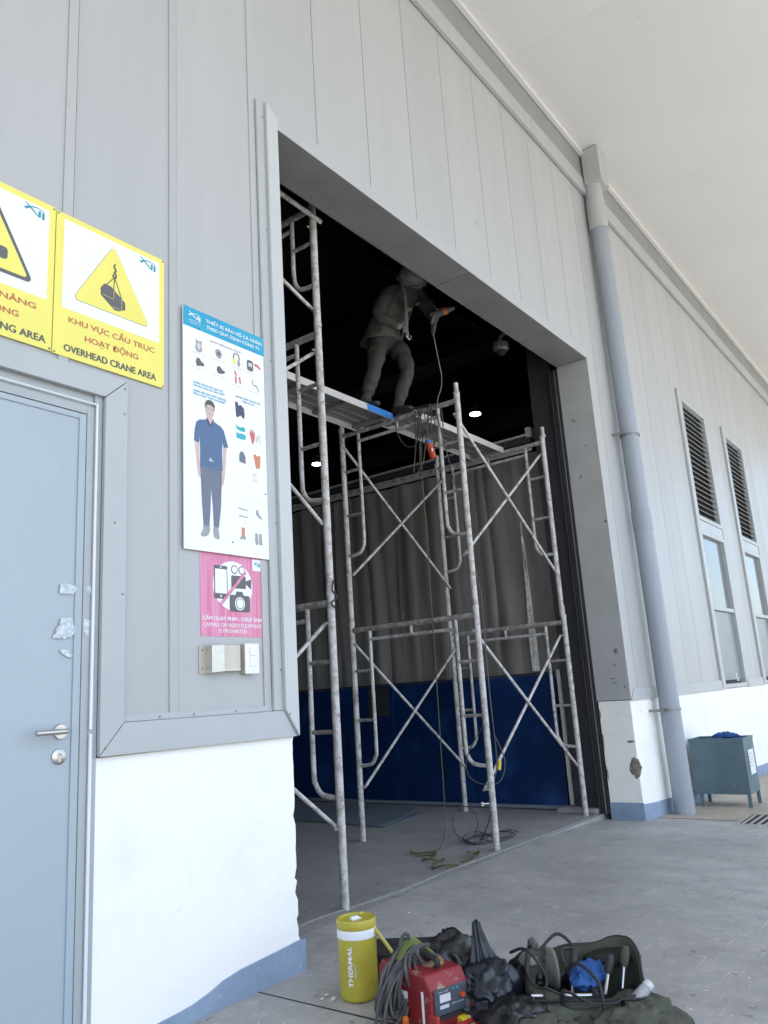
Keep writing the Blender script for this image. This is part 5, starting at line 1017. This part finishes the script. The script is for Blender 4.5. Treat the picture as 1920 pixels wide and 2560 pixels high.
# open green canvas tool bag
TB = thing('tool_bag', 'open green canvas tool bag full of tools, largest thing on the ground', 'bag', (2.90, -1.29, -0.01)); TB.rotation_euler = (0, 0, math.radians(-58))
def wall_ring(zt, grow=1.0):
    out = []
    for k in range(56):
        a = 2 * PI * k / 56; c, s_ = math.cos(a), math.sin(a); e = 0.72
        x_ = 0.225 * grow * math.copysign(abs(c) ** e, c); y_ = 0.145 * grow * math.copysign(abs(s_) ** e, s_)
        wv = 1 + 0.035 * noise.noise(Vector((c * 3, s_ * 3, zt * 4))) * (0.4 + zt); z_ = 0.165 * zt + (0.022 * math.sin(2 * a + 0.6) + 0.018 * noise.noise(Vector((c * 2, s_ * 2, 4)))) * zt ** 3 + zt ** 3 * (0.005 + 0.05 * max(-1, min(1, 2 * s_)))
        out.append((x_ * wv * (1.0 - 0.10 * zt), y_ * wv * (1.0 - 0.12 * zt), max(0.003, z_)))
    return out
rings_ = [wall_ring(i / 10) for i in range(11)] + [[(x * 0.965, y * 0.955, z - 0.001) for x, y, z in wall_ring(i / 10)] for i in range(10, 0, -1)]
vs_ = [p for r in rings_ for p in r]; M_ = 56
fs = [(i * M_ + k, i * M_ + (k + 1) % M_, (i + 1) * M_ + (k + 1) % M_, (i + 1) * M_ + k) for i in range(len(rings_) - 1) for k in range(M_)] + [tuple(range(M_ - 1, -1, -1)), tuple((len(rings_) - 1) * M_ + k for k in range(M_))]
MB().add(vs_, fs).build('bag_body', BAGG, TB, True)
MB().tube([p for p in rings_[10]] + [rings_[10][0]], 0.005, 7).build('rim', RUBBER, TB, True)
for sy, n_ in ((-1, 'a'), (1, 'b')):
    ribbon(spline([(-0.10, sy * 0.148, 0.03), (-0.10, sy * 0.150, 0.11), (-0.085, sy * 0.160, 0.145), (-0.02, sy * 0.185, 0.12 if sy < 0 else 0.175), (0.06, sy * 0.185, 0.115 if sy < 0 else 0.175), (0.10, sy * 0.152, 0.11), (0.10, sy * 0.150, 0.03)], 7), 0.026, 0.004, (0.5, sy * 1.0, 0.2)).build('bag_handle', RUBBER, TB)
MB().tube(spline([(-0.19, -0.118, 0.105), (0.0, -0.146, 0.110), (0.19, -0.118, 0.10)], 8), 0.004, 6).build('zip', RUBBER, TB, True)
MB().box(-0.07, 0.09, -0.166, -0.148, 0.02, 0.085).build('pocket', BAGG, TB, bevel=0.012)
lump('flap', (0.12, 0.10, 0.165), (0.10, 0.055, 0.03), BLACK, TB, 6, 3, 0.35, 1.5)
tb = TB.matrix_basis.copy() if False else Matrix.Translation((2.90, -1.29, -0.035)) @ Matrix.Rotation(math.radians(-58), 4, 'Z')
def inbag(p): return tuple(tb @ Vector(p))
o = lump('blue_cloth', inbag((0.02, 0.02, 0.165)), (0.10, 0.05, 0.04), CLOTH, None, 9, 4, 0.45, 1.3, True, None, True, 0.12); tag(o, 'blue cloth stuffed in the open tool bag', 'cloth')
t = thing('spray_can', 'short white capped grey can on the right end of the tool bag', 'can', inbag((0.17, -0.09, 0.125))); K = None
t.rotation_euler = (0.5, 0.9, 0); MB().lathe([(0.018, -0.04), (0.020, -0.036), (0.020, 0.03), (0.017, 0.038)], seg=24).build('can_body', GREYP, t, True); MB().lathe([(0.019, 0.0385), (0.019, 0.056), (0.015, 0.060)], seg=20).build('cap', PALEP, t, True)
t = thing('hammer', 'steel shafted hammer sticking out of the tool bag', 'hammer'); K = Kit(t)
K(MB().tube([inbag((-0.20, -0.10, 0.14)), inbag((0.02, -0.10, 0.135))], 0.006, 8).build('shaft', STEEL, None, True)); K(MB().tube([inbag((0.02, -0.13, 0.135)), inbag((0.02, -0.06, 0.135))], 0.013, 10).build('head', RUBBER, None, True))
for i, (a, b, lab) in enumerate((((-0.05, -0.03, 0.12), (-0.02, 0.05, 0.24), 'dark handled pliers upright in the tool bag'), ((0.06, -0.05, 0.12), (0.10, -0.01, 0.235), 'black handled chisel leaning in the tool bag'), ((0.13, 0.0, 0.12), (0.165, 0.04, 0.245), 'olive handled file at the back of the tool bag'))):
    t = thing(('pliers', 'chisel', 'file')[i], lab, 'hand tool'); K = Kit(t); A, B = Vector(inbag(a)), Vector(inbag(b)); d = (B - A).normalized()
    K(MB().tube([A, A.lerp(B, .55)], 0.006, 8).build('shank', STEEL, None, True)); K(MB().tube([A.lerp(B, .5), A.lerp(B, .6), A.lerp(B, .85), B], [0.010, 0.015, 0.016, 0.011], 10).build('grip', (RUBBER, RUBBER, BAGG)[i], None, True))
mb = MB().tube(spline([(2.90, -1.10, 0.17), (2.97, -1.16, 0.235), (2.96, -1.23, 0.20), (2.88, -1.22, 0.21), (2.83, -1.26, 0.17), (2.80, -1.32, 0.20), (2.78, -1.40, 0.15), (2.74, -1.42, 0.03)], 8), 0.006, 8)
mb.tube(spline([(2.84, -1.03, 0.19), (2.80, -1.12, 0.22), (2.78, -1.20, 0.15), (2.72, -1.22, 0.10), (2.68, -1.28, 0.02)], 8), 0.0055, 8)
crumple('canvas_cover', 'rumpled olive canvas cover slumped before the green tool bag', (2.70, -1.22, 0.0), (0.14, 0.13, 0.045), BAGG, 21, 0.55, cat='canvas')
crumple('canvas_flap', 'olive canvas flap hanging off the right end of the tool bag', (2.84, -1.50, 0.0), (0.15, 0.12, 0.05), BAGG, 24, 0.55, cat='canvas')
crumple('work_glove', 'worn grey cloth glove lying on the hose coil', (2.90, -1.075, 0.14), (0.05, 0.035, 0.022), ROPE, 31, 0.5, cat='glove', sub=4)
tag(mb.build('black_hose', RUBBER, None, True), 'black hoses curling out over the green tool bag', 'hose')
t = thing('yellow_bottle', 'yellow bottle with pale label lying on the ground right of the welder', 'bottle', (2.655, -0.975, 0.027)); t.rotation_euler = (0, 0, math.radians(-8))
BM_ = Matrix.Rotation(PI / 2, 4, 'Y')
MB().lathe([(0.02, -0.09), (0.026, -0.085), (0.026, 0.06), (0.012, 0.09), (0.011, 0.11)], seg=20, M=BM_).build('bottle_body', YELP, t, True); MB().lathe([(0.0266, -0.06), (0.0266, 0.03)], seg=20, M=BM_).build('paper_label', PAPER, t, True)
# bits of paint on the ground
for i, (x_, y_, s_, lab) in enumerate(((2.58, -0.31, .010, 'small white paint flake nearest the wall corner'), (2.62, -0.30, .012, 'curled pale paint flake between wall corner and jug'), (2.60, -0.35, .014, 'largest pale paint flake left of the yellow jug'), (3.18, -0.02, .009, 'tiny white crumb just right of the yellow jug'), (3.75, 0.10, .008, 'white crumb near the front scaffold foot'), (3.55, -0.25, .009, 'white crumb on the concrete behind the tools'))):
    o = lump('paint_flake', (x_, y_, 0.004), (s_, s_ * .7, s_ * .4), CHIP, None, i, 1, 0.5, 2, False); tag(o, lab, 'paint flake', 'paint flakes on the ground')
# steel bin by the wall
BX0, BX1, BY0, BY1 = 8.40, 8.80, -0.60, -0.085; gzb = gz(8.55)
t = thing('waste_bin', 'teal grey steel waste bin on four legs by the downpipe', 'bin', (8.6, -0.34, gzb)); K = Kit(t); zt0, zt1 = gzb + 0.125, gzb + 0.645
K(box('side_panel', BX0, BX0 + 0.006, BY0, BY1, zt0, zt1, BIN, None, 0.002)); K(box('side_panel', BX1 - 0.006, BX1, BY0, BY1, zt0, zt1, BIN, None, 0.002)); K(box('side_panel', BX0 + 0.0065, BX1 - 0.0065, BY0, BY0 + 0.006, zt0, zt1, BIN, None)); K(box('side_panel', BX0 + 0.0065, BX1 - 0.0065, BY1 - 0.006, BY1, zt0, zt1, BIN, None)); K(box('bottom_panel', BX0 + 0.007, BX1 - 0.007, BY0 + 0.007, BY1 - 0.007, zt0, zt0 + 0.006, BIN, None))
K(MB().box(BX0 - 0.004, BX1 + 0.004, BY0 - 0.004, BY0 - 0.0004, zt1 - 0.03, zt1 + 0.004).box(BX0 - 0.004, BX0 - 0.0004, BY0 - 0.0002, BY1 + 0.004, zt1 - 0.03, zt1 + 0.004).build('rim', BIN, None))
for lx, ly in ((BX0 + .02, BY0 + .02), (BX1 - .02, BY0 + .02), (BX0 + .03, BY1 - .05), (BX1 - .02, BY1 - .02)):
    K(box('leg', lx - 0.016, lx + 0.016, ly - 0.016, ly + 0.016, gz(lx) - 0.002, zt0 - 0.0005, BIN, None, 0.002))
K(MB().box(BX0 + 0.12, BX0 + 0.32, BY0 - 0.0062, BY0 - 0.0045, zt0 + 0.17, zt0 + 0.40).build('paper_notice', PAPER, None)); PN = bpy.data.objects['paper_notice']
for i, (s_, m_, zz) in enumerate((('KHU VỰC', TEAL, .355), ('Rác thải', PRED, .325), ('Giẻ lau', STEXT, .300), ('nhiễm dầu', STEXT, .275), ('Quản lý', STEXT, .24))): K(letters(s_, BX0 + 0.14, BX0 + 0.14 + (0.12, 0.15, 0.11, 0.13, 0.09)[i], zt0 + zz, 0.014, BY0 - 0.0066, m_, None))
K(MB().tube([(BX0 - 0.002, BY0 + 0.19, zt0 + 0.12), (BX0 - 0.002, BY0 + 0.13, zt0 + 0.075), (BX0 - 0.002, BY0 + 0.12, zt0 + 0.115)], 0.003, 6).build('scratch', SHEETM, None))
o = lump('blue_bag', (8.58, -0.40, zt1 - 0.01), (0.14, 0.11, 0.055), CLOTH, None, 14, 4, 0.6, 1.9, True, None, True, 0.2); tag(o, 'blue bag poking out of the teal waste bin', 'bag')
# drain grate in the pavement
gy = gz(7.9); t = thing('drain_grate', 'dark slotted drain grate set in the tan pavement before the bin', 'grate', (7.44, -0.93, gz(7.44) + 0.003))
MB().box(-0.30, 0.30, -0.20, 0.20, 0.001, 0.003).build('pit', BLACK, t)
MB().box(-0.30, 0.30, -0.20, -0.18, 0.006, 0.014).box(-0.30, 0.30, 0.18, 0.20, 0.006, 0.014).box(-0.30, -0.28, -0.1795, 0.1795, 0.006, 0.014).box(0.28, 0.30, -0.1795, 0.1795, 0.006, 0.014).build('grate_frame', GRATE, t)
for i in range(6): MB().box(-0.279, 0.279, -0.162 + i * 0.06, -0.138 + i * 0.06, 0.0062, 0.010).build('bar', GRATE, t)
